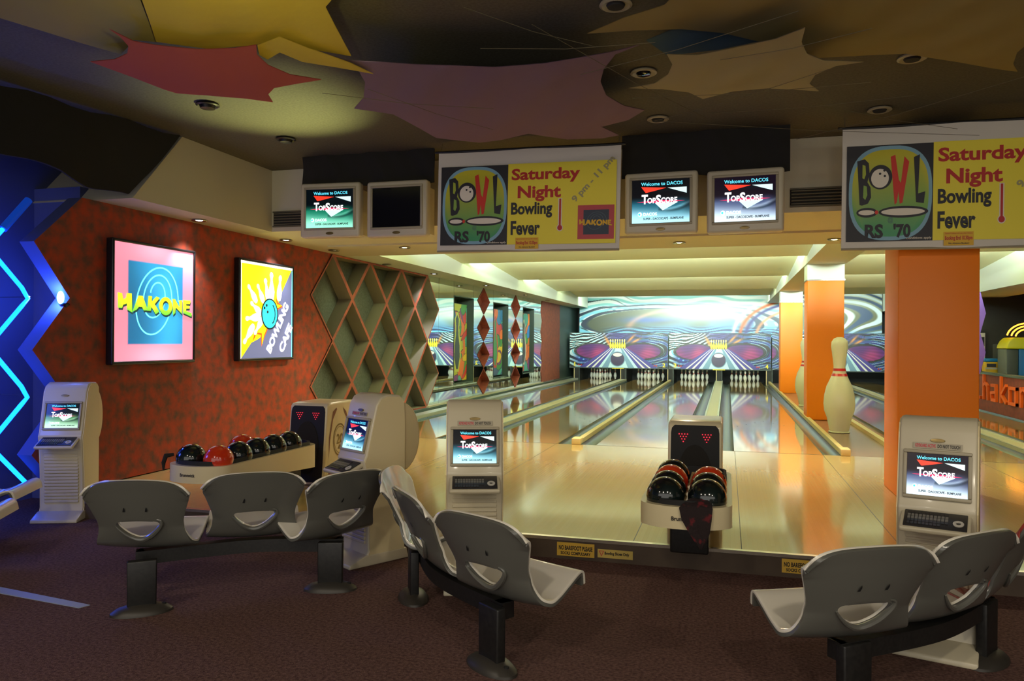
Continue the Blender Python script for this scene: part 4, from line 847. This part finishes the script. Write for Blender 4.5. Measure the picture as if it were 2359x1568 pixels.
ngon3('black_drape', [(-6.4, 3.2, 3.56), (-5.61, 4.62, 3.56), (-5.46, 5.56, 3.57), (-5.3, 6.52, 3.585), (-5.31, 5.85, 2.86), (-5.33, 5.39, 2.87), (-5.35, 5.14, 2.94), (-5.4, 4.79, 2.97), (-5.5, 4.3, 3.02), (-6.4, 3.2, 3.1)], 'cloth_black', .015, 'big black cloth sagging from the ceiling above the blue neon corner', 'drape')

# ------------------------------------------------------------------ scoring consoles (local +Y is the front)
def console(x, y, z, rz, kind, label, sticker=True, neon=False):
    t = thing('scoring_console', label, 'scoring console', (x, y, z), rz, 'scoring consoles'); W = .175
    body = [(.135, .05), (.115, .10), (.12, .40), (.145, .66), (.155, .72), (.1356, .76), (.055, 1.10), (.02, 1.15), (-.03, 1.17), (-.14, 1.165), (-.175, 1.13), (-.185, 1.0), (-.185, .05)]
    MB().prism(body, -W, W, 'kiosk', 'X', .012).build('cabinet', t)
    for s in (-1, 1):
        p = MB(); p.prism([(a*.96-.004, b*.985+.004) for a, b in body], s*W, s*(W+.006), 'kiosk_side', 'X'); p.build('side_panel', t, sharp=None)
    MB().prism([(.27, 0), (.265, .028), (.14, .075), (-.20, .075), (-.22, 0)], -W-.012, W+.012, 'kiosk', 'X', .008).build('foot', t)
    bl = MB(); n = 18; pts = [(-.17 - .17*math.sin(PI*k/n), .86 - .25*math.cos(PI*k/n)) for k in range(n+1)]
    bl.prism(pts, -W+.02, W-.02, 'kiosk_side', 'X', .02); bl.build('rear_cover', t)
    # lean of the screen face
    d = Vector((0, .055-.138, 1.10-.75)).normalized(); nrm = Vector((0, d.z, -d.y)); o = Vector((0, .138, .75))
    M = Matrix(((-1, 0, 0, 0), (0, d.y, nrm.y, o.y), (0, d.z, nrm.z, o.z), (0, 0, 0, 1)))      # local (x right seen from the front, y up the face, z out)
    w2, h0, h1 = .135, .035, .245
    f = MB()
    for a, b in (((-w2-.018, h0-.018, .0), (w2+.018, h0, .018)), ((-w2-.018, h1, .0), (w2+.018, h1+.018, .018)), ((-w2-.018, h0, .0), (-w2, h1, .018)), ((w2, h0, .0), (w2+.018, h1, .018))): f.rbox(a, b, .005, 'bezel', 2, M)
    f.build('screen_bezel', t)
    Mv = lambda p: M @ Vector(p)
    screen_art(t, Mv((-w2, h0, .008)), Mv((1, 0, 0))-Mv((0, 0, 0)), Mv((0, 1, 0))-Mv((0, 0, 0)), 2*w2, h1-h0, kind)
    MB().lathe([(.034, 0), (.032, .004), (.0005, .005)], 'badge', 24, M=M @ Matrix.Translation((0, .315, .004)) @ Matrix.Diagonal((1, .3, 1, 1))).build('maker_badge', t)
    if sticker:
        s = Art(Mv((-.10, .277, .008)), Mv((1, 0, 0))-Mv((0, 0, 0)), Mv((0, 1, 0))-Mv((0, 0, 0)), .001); s.rect(-.01, -.006, .21, .024, 'bezel', 0)
        s.text('KEYBOARD ACTIVE', 0, 0, .092, .018, 'ink_red', 1, .03); s.text('DO NOT TOUCH', .10, 0, .20, .018, 'ink', 1, .03); s.build('warning_sticker', t)
    if neon:
        s = Art(Mv((-.12, .28, .008)), Mv((1, 0, 0))-Mv((0, 0, 0)), Mv((0, 1, 0))-Mv((0, 0, 0)), .001); s.rect(.02, -.004, .21, .022, 'bezel', 0)
        s.text('KEYBOARD ACTIVE', .03, 0, .115, .018, 'ink_red', 1, .03); s.text('DO NOT TOUCH', .125, 0, .205, .018, 'ink', 1, .03); s.build('warning_sticker', t)
    # keyboard shelf
    K = Matrix.Translation((0, .150, .705)) @ Matrix.Rotation(R(-24), 4, 'X')
    sh = MB(); sh.rbox((-.155, -.02, -.028), (.155, .15, .0), .01, 'kiosk', 3, K); so = sh.build('keyboard_shelf', t)
    kb_ = MB(); kb_.rbox((-.138, .0, 0), (.138, .135, .006), .003, 'keys', 2, K)
    for r_ in range(5):
        for c_ in range(11 if r_ else 9): kb_.box((.122 - .0165*c_ - .013, .122 - .022*r_ - .018, .006), (.122 - .0165*c_, .122-.022*r_, .010), 'key_grey' if r_ in (2, 3) else 'keys', K)
    kb_.lathe([(.024, .006), (.024, .010), (.011, .011), (.011, .006)], 'paper', 20, (-.10, .085, 0), K); kb_.build('keyboard', so)
    lv = MB()
    for k in range(17): lv.rbox((-.14, .108 + .0006*k, .145+.028*k), (.14, .127+.0008*k, .166+.028*k), .004, 'kiosk', 1)
    lv.build('louvre_panel', t); return t
console(-5.53, 5.42, 0, R(-158), 'olive', 'scoring console at the far left by the blue neon wall', False)
console(-2.46, 5.02, 0, R(149), 'blue', 'scoring console turned sideways behind the left bench, showing its rounded side', False, True)
console(-1.56, 4.70, 0, R(-161), 'blue', 'scoring console standing alone before the glossy approach, left of centre')
console(1.055, 4.42, 0, R(163), 'violet', 'scoring console in front of the big orange pillar')

# ------------------------------------------------------------------ beam seating
SP = [(-.236, .752), (-.226, .725), (-.212, .69), (-.190, .63), (-.165, .565), (-.135, .495), (-.098, .425), (-.045, .355), (.018, .325), (.085, .342), (.165, .38), (.245, .42), (.282, .415), (.300, .362)]
SW = [.296, .297, .297,   .286, .262, .240, .243, .268, .286, .285, .280, .276, .270, .262]
def cat(P, t):
    n = len(P)-1; i = min(int(t*n), n-1); f = t*n-i; g = lambda k: np.array(P[max(0, min(n, k))], float); a, b, c, d = g(i-1), g(i), g(i+1), g(i+2)
    return .5*((2*b) + (c-a)*f + (2*a-5*b+4*c-d)*f*f + (3*b-3*c+d-a)*f**3)
HOLE = [(-.118, .488), (-.095, .502), (0, .510), (.095, .502), (.118, .488), (.105, .458), (.055, .412), (0, .392), (-.055, .412), (-.105, .458)]
def smooth_loop(pts, k=4):
    out = []; n = len(pts)
    for i in range(n):
        a, b, c, d = (np.array(pts[(i+j) % n]) for j in (-1, 0, 1, 2))
        for q in range(k):
            f = q/k; out.append(tuple(.5*((2*b)+(c-a)*f+(2*a-5*b+4*c-d)*f*f+(3*b-3*c+d-a)*f**3)))
    return out
HL = smooth_loop(HOLE)
def in_poly(x, y, P):
    c = False; n = len(P)
    for i in range(n):
        (ax, ay), (bx, by) = P[i], P[(i+1) % n]
        if (ay > y) != (by > y) and x < (bx-ax)*(y-ay)/(by-ay)+ax: c = not c
    return c
def back_y(x, z):
    y = np.interp(z, [p[1] for p in SP[0:9]][::-1], [p[0] for p in SP[0:9]][::-1]); return y
def seat_meshes():
    NU, NS = 40, 84; g = {}; bm = bmesh.new(); V = []
    for j in range(NS+1):
        t = j/NS; y, z = cat(SP, t); hw = cat([(w_, 0) for w_ in SW], t)[0]; row = []
        back = 1 - np.clip((t-.42)/.14, 0, 1)
        for i in range(NU+1):
            u = -1+2*i/NU; x = hw*u; zz = z - (.026*u*u + .070*abs(u)**6)*np.clip(1-t/.24, 0, 1)**.9; yy = y + .055*back*u*u*(1-.3*t)
            zz += .018*(1-back)*u*u*np.clip(1-(t-.6)/.35, 0, 1); row.append(bm.verts.new((x, yy, zz)))
        V.append(row)
    for j in range(NS):
        for i in range(NU):
            f = [V[j][i], V[j][i+1], V[j+1][i+1], V[j+1][i]]; cx = sum(v.co.x for v in f)/4; cz = sum(v.co.z for v in f)/4
            if j < NS*.56 and in_poly(cx, cz, HL): continue
            bm.faces.new(f)
    bmesh.ops.delete(bm, geom=[v for v in bm.verts if not v.link_faces], context='VERTS')
    for v in bm.verts:                                       # round the opening: pull its rim on to the smile-shaped outline
        if v.is_boundary and abs(v.co.x) < .14 and .37 < v.co.z < .53 and v.co.y < .02:
            best = None
            for k in range(len(HL)):
                a, b = np.array(HL[k]), np.array(HL[(k+1) % len(HL)]); p = np.array((v.co.x, v.co.z)); s_ = np.clip(np.dot(p-a, b-a)/np.dot(b-a, b-a), 0, 1); q = a+s_*(b-a); d = np.linalg.norm(p-q)
                if best is None or d < best[0]: best = (d, q)
            v.co.x, v.co.z = best[1]; v.co.y = float(back_y(v.co.x, v.co.z)) + .055*(v.co.x/.27)**2*.8
    bmesh.ops.recalc_face_normals(bm, faces=bm.faces[:])
    up = max(bm.faces, key=lambda f: f.calc_center_median().y); 
    mid = min(bm.faces, key=lambda f: (f.calc_center_median()-Vector((0, .25, .395))).length)
    if mid.normal.z < 0: bmesh.ops.reverse_faces(bm, faces=bm.faces[:])
    base = bpy.data.meshes.new('b'); bm.to_mesh(base); bm.free(); out = []
    for nm, th, off, m, sc in (('seat', .012, 1.0, 'seat_white', 1.0), ('back_cover', .016, -1.0, 'grey_plastic', .99)):
        o = bpy.data.objects.new('tmp', base.copy()); C.objects.link(o)
        md = o.modifiers.new('s', 'SOLIDIFY'); md.thickness = th; md.offset = off; md.use_even_offset = False
        bv = o.modifiers.new('b', 'BEVEL'); bv.width = .005; bv.segments = 2; bv.limit_method = 'ANGLE'; bv.angle_limit = R(50)
        bpy.context.view_layer.update(); me = bpy.data.meshes.new_from_object(o.evaluated_get(bpy.context.evaluated_depsgraph_get())); bpy.data.objects.remove(o)
        mb = MB(); mb.add([(v.co.x*sc, v.co.y, v.co.z) for v in me.vertices], [tuple(p.vertices) for p in me.polygons], m)
        if nm == 'back_cover':
            ring = [(x*1.13, float(back_y(x, z))+.044*(x/.27)**2-.020, (z-.45)*1.16+.45) for x, z in HL]; low = [p for p in ring if p[2] < .497]
            a_ = [p for p in ring[12:38]]; mb.tube(a_, [.004+.011*math.sin(PI*k/(len(a_)-1)) for k in range(len(a_))], m, 8)
            for s_ in (-1, 1):
                yb = float(back_y(0, .572))-.016; mb.add([(s_*.062-.007, yb+.001, .562), (s_*.062+.006, yb+.001, .562), (s_*.062+.009, yb-.009, .580), (s_*.062+.005, yb-.014, .592), (s_*.062-.001, yb-.009, .580)], [(0, 1, 2, 3, 4)], 'hole')
        out.append(mb.mesh(nm, 42))
    return out
seat_me, cover_me = seat_meshes()
red_seat = seat_me.copy(); red_seat.name = 'seat_red'; mat('seat_red', (150, 62, 54), .25, coat=.4); red_seat.materials.clear(); red_seat.materials.append(MATS['seat_red'])
def bench(seats, legs, label, ext=.02):
    """seats: (x, y of the back's top centre, heading in degrees left of the lanes[, mesh])"""
    cx = sum(s[0] for s in seats)/len(seats); cy = sum(s[1] for s in seats)/len(seats)
    t = thing('beam_seating', label, 'bench seating', (cx, cy, 0), 0, 'curved beam seating'); cr = []
    for s in seats:
        h = R(s[2]); dx, dy = -math.sin(h), math.cos(h); px, py = s[0]+dx*.215-cx, s[1]+dy*.215-cy
        o = put('seat', s[3] if len(s) > 3 else seat_me, t, (px, py, 0), (0, 0, h)); put('back_cover', cover_me, o); cr.append((px-dx*.0, py-dy*.0, math.cos(h), math.sin(h)))
    a, b = cr[0], cr[-1]; ctrl = [(a[0]-a[2]*ext, a[1]-a[3]*ext)] + [(c[0], c[1]) for c in cr] + [(b[0]+b[2]*ext, b[1]+b[3]*ext)]
    path = [cat(ctrl, k/30) for k in range(31)]; mb = MB(); vs = []
    for k, p in enumerate(path):
        d = np.array(path[min(k+1, 30)])-np.array(path[max(k-1, 0)]); d = d/np.linalg.norm(d); n = np.array((-d[1], d[0]))*.038
        for s_, z in ((1, .222), (-1, .222), (-1, .300), (1, .300)): vs.append((p[0]+s_*n[0], p[1]+s_*n[1], z))
    mb.add(vs, [(4*k+q, 4*k+(q+1) % 4, 4*k+4+(q+1) % 4, 4*k+4+q) for k in range(30) for q in range(4)] + [(0, 3, 2, 1), (120, 121, 122, 123)], 'black_metal'); mb.build('support_beam', t)
    for lx, ly in legs:
        f = min([q/60 for q in range(61)], key=lambda q: np.linalg.norm(cat(ctrl, q)-np.array((lx-cx, ly-cy)))); p = (lx-cx, ly-cy)
        d = cat(ctrl, min(1, f+.02))-cat(ctrl, max(0, f-.02)); an = math.atan2(d[1], d[0])
        l = MB(); l.prism([(-.075, 0), (.075, 0), (.078, .285), (-.078, .285)], -.026, .026, 'black_metal', 'Y', .008); lg = l.build('leg', t, (p[0], p[1], .012), (0, 0, an))
        q = MB(); q.lathe([(.0005, .0), (.165, 0), (.162, .012), (.13, .034), (.07, .05), (.0005, .054)], 'dome', 32, M=Matrix.Diagonal((1, .55, 1, 1))); q.lathe([(.014, .03), (.012, .042), (.0005, .044)], 'hole', 10, (.115, 0, -.0)); q.build('foot_plate', lg, (0, 0, -.012))
    return t
bench([(-3.24, 3.62, 20), (-2.74, 4.05, 34), (-2.20, 4.28, 62)], [(-3.19, 3.64), (-2.37, 4.31)], 'curved bench of three grey backed seats on the left, behind the left ball return')
bench([(-1.13, 3.38, -26), (-1.67, 3.82, -50), (-2.03, 4.42, -80)], [(-1.07, 3.50), (-1.81, 4.30)], 'curved bench of three seats left of centre, its near seat facing the central ball return')
bench([(.58, 3.32, 27), (1.06, 3.71, 42), (1.42, 4.20, 64, red_seat)], [(.52, 3.50), (1.23, 4.25)], 'curved bench at the lower right with grey seats and one dark red seat')
bench([(-5.06, 3.74, -60), (-5.60, 4.43, -62)], [(-4.86, 3.84), (-5.40, 4.53)], 'white seats cut by the left photo edge, lit blue by the neon')

# ------------------------------------------------------------------ ball returns (local -Y is the front)
def ball_return(x, y, label, led, dy=0.0):
    t = thing('ball_return', label, 'ball return', (x, y, A), 0, 'ball returns')
    def oval(w_, y0, y1, n=14):
        P = [(w_, y1)] + [(-w_, y1)]; return [(w_*math.cos(a), y0 + .16 - .16*math.sin(a)) for a in [PI - PI*k/n for k in range(n+1)]] + [(w_*math.cos(a), y1 - .16 + .16*math.sin(a)) for a in [PI*k/n for k in range(n+1)]]
    T = MB(); o = oval(.27, -.10, 1.34+.4*dy); i_ = oval(.238, -.06, 1.31+.4*dy); n = len(o)
    vs = [(a, b, .305 - .06*max(0, b)) for a, b in o] + [(a, b, .435) for a, b in o] + [(a, b, .435) for a, b in i_] + [(a, b, .34) for a, b in i_]
    T.add(vs, [(k, (k+1) % n, n+(k+1) % n, n+k) for k in range(n)] + [(n+k, n+(k+1) % n, 2*n+(k+1) % n, 2*n+k) for k in range(n)] + [(2*n+k, 2*n+(k+1) % n, 3*n+(k+1) % n, 3*n+k) for k in range(n)] + [tuple(range(n))[::-1]], 'ivory'); T.build('rack_shell', t, sharp=40)
    b = MB(); vs = [(a, c, .40) for a, c in i_] + [(a*.985, c*.995, .465) for a, c in i_] + [(a*.90, c*.97+.02, .465) for a, c in i_] + [(a*.85, c*.96+.02, .345) for a, c in i_]
    b.add(vs, [(q*n+k, q*n+(k+1) % n, (q+1)*n+(k+1) % n, (q+1)*n+k) for q in range(3) for k in range(n)] + [tuple(3*n+k for k in range(n))], 'black_soft'); b.build('rack_cushion', t, sharp=40)
    r = MB(); r.box((-.014, .14, .345), (.014, 1.22, .43), 'rail_wood'); r.build('centre_rail', t)
    p = MB(); p.prism([(-.125, .52), (.125, .52), (.125, 1.3), (-.125, 1.3)], 0, .31, 'black_metal', 'Z', .012); p.build('pedestal', t)
    # hood
    hb = MB(); prof = [(a+dy, b) for a, b in [(1.34, 0), (1.42, .755), (1.45, .78), (1.52, .787), (1.95, .787), (2.05, .74), (2.10, .55), (2.10, 0)]]
    hb.prism(prof, -.205, .205, 'ivory', 'X', .02); hd = hb.build('hood', t)
    fy = lambda z: np.interp(z, [0, .755], [1.34, 1.42]) + dy
    f = MB(); out = [(-.186, .03), (.186, .03), (.182, .70), (.176, .735), (.155, .757), (-.155, .757), (-.176, .735), (-.182, .70)]
    f.add([(a, fy(z)-.006, z) for a, z in out] + [(a, fy(z)+.02, z) for a, z in out], [tuple(range(8)), ] + [(k, 8+k, 8+(k+1) % 8, (k+1) % 8) for k in range(8)], 'pit_black'); f.build('front_panel', hd)
    m = MB(); q_ = [(.130*math.cos(a), .36 + .25*math.sin(a)) for a in [2*PI*k/32 for k in range(32)]]; m.add([(a, fy(b)-.012, b) for a, b in q_] + [(a, fy(b)+.01, b) for a, b in q_], [tuple(range(32))] + [(k, 32+k, 32+(k+1) % 32, (k+1) % 32) for k in range(32)], 'cloth_black'); m.build('ball_door', hd, sharp=None)
    for sx in (-1, 1):
        l = MB()
        for rr in range(4):
            for cc in range(4-rr): l.ball((sx*.088 + (cc-(3-rr)/2)*.021, fy(.68-.019*rr)-.012, .69-.019*rr), .0042 if led else .0036, 'e_led', 8, 6)
        l.build('pin_lights', hd)
    for s_ in (-1, 1):
        g = Art((s_*.208, (1.42 if s_ > 0 else 2.06)+dy, .0), (0, s_, 0), (0, 0, 1), .001)
        for q in ([(.10, .70), (.17, .735), (.18, .715), (.10, .62), (.045, .42), (.02, .24), (.025, .45)], [(.30, .73), (.37, .68), (.42, .58), (.35, .65)], [(.02, .18), (.08, .14), (.20, .13), (.10, .05), (.02, .04)], [(.26, .12), (.40, .16), (.46, .26), (.38, .10)]): g.poly(q[::-1], 'leaf_brown', 0)
        g.build('leaf_graphic', hd)
        e = Art((s_*.206, (1.42 if s_ > 0 else 2.06)+dy, .0), (0, s_, 0), (0, 0, 1), .002)
        e.line([(.24+.125*math.cos(a), .41+.155*math.sin(a)) for a in [2*PI*k/36 for k in range(36)]], .014, 'badge', 1, True); e.line([(.24+.105*math.cos(a), .41+.13*math.sin(a)) for a in [2*PI*k/36 for k in range(36)]], .006, 'badge', 1, True)
        e.text('20', .175, .37, .305, .47, 'badge', 1, .02); e.poly([(.20, .32), (.28, .32), (.25, .36), (.23, .36)], 'badge', 1); e.build('emblem', hd)
    w_ = Art((-.075, -.10-.002, .355), (1, 0, 0), (0, 0, 1), .001); w_.text('Brunswick', 0, 0, .13, .025, 'ink', 1, .02); w_.build('maker_lettering', t); return t
RX, RY = -.235, 4.70
ball_return(RX, RY, 'central ball return with two rows of balls and red pin lights on its hood', True)
LX_, LY_ = -3.93, 5.06
ball_return(LX_, LY_, 'left ball return in front of the red wall with a cream hood marked 20', False, .22)
BALL_R = .1155
black_me = MB().ball((0, 0, 0), BALL_R, 'ball_black', 32, 20).mesh('bowling_ball', 180); orange_me = MB().ball((0, 0, 0), BALL_R, 'ball_orange', 32, 20).mesh('bowling_ball', 180)
hole_me = MB().lathe([(.0125, -.012), (.0125, .0), (.011, .0012), (.0005, .0008)], 'hole', 12).mesh('finger_hole')
def ball(x, y, z, orange, label, seed):
    o = put('bowling_ball', orange_me if orange else black_me, None, (x, y, z)); tag(o, label, 'bowling ball', 'bowling balls on the ball returns'); rnd = random.Random(seed)
    ax = Vector((rnd.uniform(-.7, .7), rnd.uniform(-.2, .8), rnd.uniform(.3, 1))).normalized(); s_ = ax.orthogonal().normalized(); u = ax.cross(s_)
    for a, b in ((-.10, .13), (.10, .13), (0, -.26)):
        d = (ax + s_*a*1.3 + u*b*1.3).normalized(); h = put('finger_hole', hole_me, o, d*(BALL_R-.0002)); h.rotation_euler = d.to_track_quat('Z', 'Y').to_euler()
BZ = A + .415 + .068 - .018
for k, (c_, lab) in enumerate(((0, 'front black ball in the left row of the central ball return'), (0, 'second black ball in the left row of the central ball return'), (1, 'orange red ball in the left row of the central ball return'), (0, 'rearmost black ball in the left row of the central ball return'))):
    ball(RX-.124, RY+.09+.245*k, .612, c_, lab, 10+k)
for k, (c_, lab) in enumerate(((0, 'front black ball above the hanging towel on the central ball return'), (0, 'second black ball in the right row of the central ball return'), (1, 'orange red ball at the back of the right row of the central ball return'))):
    ball(RX+.124, RY+.09+.245*k, .612, c_, lab, 20+k)
ball(LX_-.125, LY_+.09, .612, 0, 'front left black ball at the near end of the left ball return', 31)
ball(LX_-.125, LY_+.75, .612, 1, 'orange ball in the back row of the left ball return, by the red wall', 32)
for k, (c_, lab) in enumerate(((1, 'front orange ball at the near end of the left ball return'), (0, 'black ball just behind the front orange ball on the left ball return'), (0, 'middle black ball in the front row of the left ball return'), (0, 'fourth ball, black, in the front row of the left ball return'), (0, 'black ball nearest the hood of the left ball return'))):
    ball(LX_+.125, LY_+.09+.25*k, .612, c_, lab, 40+k)
# towel hanging over the central return's front edge
tw = MB(); rows = [(.075, -.02, .625, .05), (.07, -.085, .60, .085), (.065, -.108, .585, .095), (.07, -.118, .52, .085), (.085, -.122, .45, .06), (.092, -.124, .40, .035), (.095, -.124, .355, .008)]
vs = []
for (cx, yy, z, hw) in rows:
    for i in range(7): u = -1+i/3; vs.append((cx+hw*u, yy-.008*math.cos(5*u+z*9), z))
fs = [(7*j+i, 7*j+i+1, 7*j+8+i, 7*j+7+i) for j in range(len(rows)-1) for i in range(6)]; tw.add(vs, [f[::-1] for f in fs], 'towel'); tw.add([(a, b+.006, c) for a, b, c in vs], fs, 'towel')
tag(tw.build('hand_towel', loc=(RX, RY, 0), sharp=60), 'dark red and black towel hanging over the front of the central ball return', 'towel')
t2 = MB(); t2.tube([(-.23, .02, .65), (-.27, -.02, .645), (-.285, -.03, .59), (-.28, -.035, .53)], [.012, .02, .016, .006], 'cloth_black', 8); tag(t2.build('hand_towel', loc=(LX_, LY_, 0)), 'small black cloth over the left corner of the left ball return', 'towel')

# ------------------------------------------------------------------ stickers on the step, tape and litter
def step_sticker(x0, x1, z0, z1, m, lines, label, tri=False):
    t = Art((x0, 5.3935, z0), (1, 0, 0), (0, 0, 1), .0008); W, H = x1-x0, z1-z0; t.rect(0, 0, W, H, m, 0); o = t.build('floor_sticker'); tag(o, label, 'sticker', 'yellow stickers on the step')
    l = Art((x0, 5.3935, z0), (1, 0, 0), (0, 0, 1), .0008)
    for s_, a, b, c, d in lines: l.text(s_, a*W, b*H, c*W, d*H, 'ink', 1, .04)
    if tri: l.line([(W*.05, H*.78), (W*.17, H*.78), (W*.11, H*.2)], .008, 'ink_red', 1, True)
    l.build('sticker_lettering', o)
NB = [('NO BAREFOOT PLEASE', .05, .44, .95, .78), ('SOCKS COMPULSARY', .10, .10, .90, .34)]
step_sticker(-1.165, -.895, .022, .118, 'sticker', NB, 'yellow NO BAREFOOT PLEASE sticker on the step, left of the ball return')
step_sticker(-.872, -.625, .03, .09, 'sticker_pale', [('Bowling Shoes Only', .20, .28, .90, .74)], 'pale Bowling Shoes Only sticker on the step', True)
step_sticker(.357, .63, .030, .122, 'sticker', NB, 'yellow NO BAREFOOT PLEASE sticker on the step, partly behind the right bench')
tp = MB(); tp.prism([(-4.42, 3.68), (-3.58, 3.59), (-3.56, 3.65), (-4.40, 3.76)], .0, .004, 'tape'); tag(tp.build('floor_tape', sharp=None), 'worn strip of pale tape on the carpet at the lower left', 'tape')
for x, y, s_, a, lab in ((-.66, 3.0, .045, .2, 'pale paper scrap on the carpet at the bottom edge'), (.62, 3.45, .022, .5, 'small paper scrap on the carpet left of the right bench leg'), (.85, 3.52, .02, 1.0, 'tiny paper scrap under the right bench'), (.86, 3.12, .018, -.6, 'small white paper scrap right of the right bench leg')):
    p = MB(); p.add([(-s_, -s_*.3, .006), (s_, -s_*.35, .003), (s_*.9, s_*.3, .012), (-s_*.9, s_*.35, .004)], [(0, 1, 2, 3)], 'paper'); p.add([(-s_, -s_*.3, .002), (s_, -s_*.35, .0), (s_*.9, s_*.3, .008), (-s_*.9, s_*.35, .0)], [(3, 2, 1, 0)], 'paper')
    tag(p.build('paper_scrap', loc=(x, y, .001), rot=(0, 0, a)), lab, 'litter', 'paper scraps on the carpet')

# ------------------------------------------------------------------ right side: low wall with letters, arcade corner behind
lw = MB(); lw.box((5.32, 10.4, .05), (5.46, 28.2, .905), 'low_wall'); struct(lw.build('wall_right', sharp=None))
struct(MB().box((5.29, 10.4, .905), (5.50, 28.2, .945), 'kerb').build('trim_3', sharp=None))
sg = thing('wall_lettering', 'orange web address letters standing on the low dark red wall', 'sign', (5.30, 18.0, .40))
def stroke_letter(ch, y, strokes, w_=.055):
    mb = MB(); idx_ = 0
    for st in strokes:
        for (a, b), (c, d) in zip(st, st[1:]):
            dx, dz = c-a, d-b; l_ = math.hypot(dx, dz); nx, nz = -dz/l_*w_/2, dx/l_*w_/2; ex, ez = dx/l_*w_/2, dz/l_*w_/2
            q = [(a-ex+nx, b-ez+nz), (a-ex-nx, b-ez-nz), (c+ex-nx, d+ez-nz), (c+ex+nx, d+ez+nz)]
            idx_ += 1; mb.prism([(-yy, zz_) for yy, zz_ in q], -.03-.0007*idx_, .018, 'letter_orange', 'X')
    mb.build('letter_' + ch, sg, (0, y-18.0, 0), sharp=None)
LT = {'w': [[(0, .30), (.10, .0), (.2, .25), (.3, .0), (.4, .30)]], 'dot': [[(.03, .0), (.05, .0)]], 'h': [[(0, 0), (0, .48)], [(0, .27), (.12, .32), (.26, .26), (.28, 0)]],
      'a': [[(.02, .30), (.26, .30), (.28, .0), (.04, .0), (0, .14), (.26, .17)]], 'k': [[(0, 0), (0, .48)], [(.28, .32), (.03, .14), (.30, .0)]], 'o': [[(0, 0), (.34, 0), (.34, .30), (0, .30), (0, 0)]], 'n': [[(0, 0), (0, .32)], [(0, .26), (.14, .32), (.28, .26), (.28, 0)]], 'e': [[(.30, .0), (0, .0), (0, .30), (.30, .30), (.30, .15), (.02, .15)]]}
for ch, y in (('w', 20.7), ('w', 20.1), ('w', 19.5), ('dot', 18.83), ('h', 18.55), ('a', 18.05), ('k', 17.48), ('o', 16.98), ('n', 16.38), ('e', 15.85)): stroke_letter(ch, y, LT[ch], .06)
pc = thing('zigzag_column', 'purple hexagonal zigzag column at the far right behind the big pillar', 'column', (5.05, 17.6, .945))
hexp = [(-.55, 0), (-.32, .0), (-.10, .0), (0, .44), (-.10, .83), (0, 1.23), (-.10, 1.66), (-.55, 1.66), (-.45, 1.23), (-.55, .83), (-.45, .44)]
pv = MB(); pv.prism(hexp, .0, .55, 'purple', 'Y'); pv.build('column_body', pc, sharp=None)
struct(MB().box((5.5, 11, -.02), (8.4, 30, .02), 'carpet').build('floor'))
struct(MB().box((5.5, 21.0, .02), (8.4, 21.1, 3.3), 'arcade_dark').build('wall_back'))
j = thing('jukebox', 'yellow and blue arcade jukebox with glowing orange neon arcs at the right edge', 'jukebox', (6.17, 19.5, .02), 0)
b = MB(); b.rbox((.0, -.25, 0), (1.05, .35, 1.43), .02, 'c_blue'); b.build('blue_front', j)
b = MB(); b.rbox((-.24, -.23, 0), (.0, .35, 1.43), .02, 'c_grey'); b.build('grey_side', j)
b = MB(); b.prism([(-.26, 1.43), (-.25, 1.50), (-.20, 1.60), (-.12, 1.68), (1.05, 1.68), (1.05, 1.43)], -.30, .36, 'c_yellow', 'Y', .02); b.build('yellow_hood', j)
for k in range(3):
    rr = .32 - .065*k; ap_ = [(.24 - rr*1.3*math.cos(a), -.05, 1.68 + rr*math.sin(a)) for a in [PI*q/20 for q in range(1, 20)]]; MB().tube(ap_, .016, 'neon_orange', 8).build('neon_arc', j)
b = MB(); b.ball((.30, -.28, 1.1), (.18, .04, .3), 'e_cyan', 16, 10); b.build('light_window', j)
f = MB(); f.rbox((5.80, 20.95, 1.0), (6.0, 20.995, 1.82), .01, 'paper'); fo = f.build('framed_notice'); tag(fo, 'pale framed notice behind the purple column', 'picture'); MB().box((5.90, 20.942, 1.5), (5.98, 20.952, 1.72), 'black_soft').build('picture', fo)
f = MB(); f.rbox((6.05, 20.3, .02), (6.30, 20.6, 1.55), .02, 'black_soft'); fo = f.build('arcade_cabinet'); tag(fo, 'dark narrow arcade cabinet between the notice and the jukebox', 'cabinet')
q = MB(); q.ball((6.12, 20.29, 1.42), (.05, .02, .08), 'paper', 10, 8); q.ball((6.15, 20.29, 1.15), (.05, .02, .07), 'paper', 10, 8); q.build('white_marks', fo)
sb = MB(); sb.rbox((-.13, -.13, 0), (.13, .13, 1.12), .02, 'b_gold'); so = sb.build('snack_box', loc=(5.88, 20.2, .02)); tag(so, 'yellow, white and blue box standing behind the low wall by the purple column', 'box')
sb = MB(); sb.rbox((-.133, -.133, 1.12), (.133, .133, 1.20), .02, 'c_blue'); sb.build('blue_top', so); sb = MB(); sb.box((-.10, -.138, 1.0), (.09, -.13, 1.08), 'b_black'); sb.box((-.13, -.136, .95), (.13, -.13, .99), 'paper'); sb.build('label_print', so)
lamp_ = spot('arcade_lamp', (6.3, 17.2, 3.1), (6.3, 19.6, 1.4), 60, (1.0, .92, .8), 80)
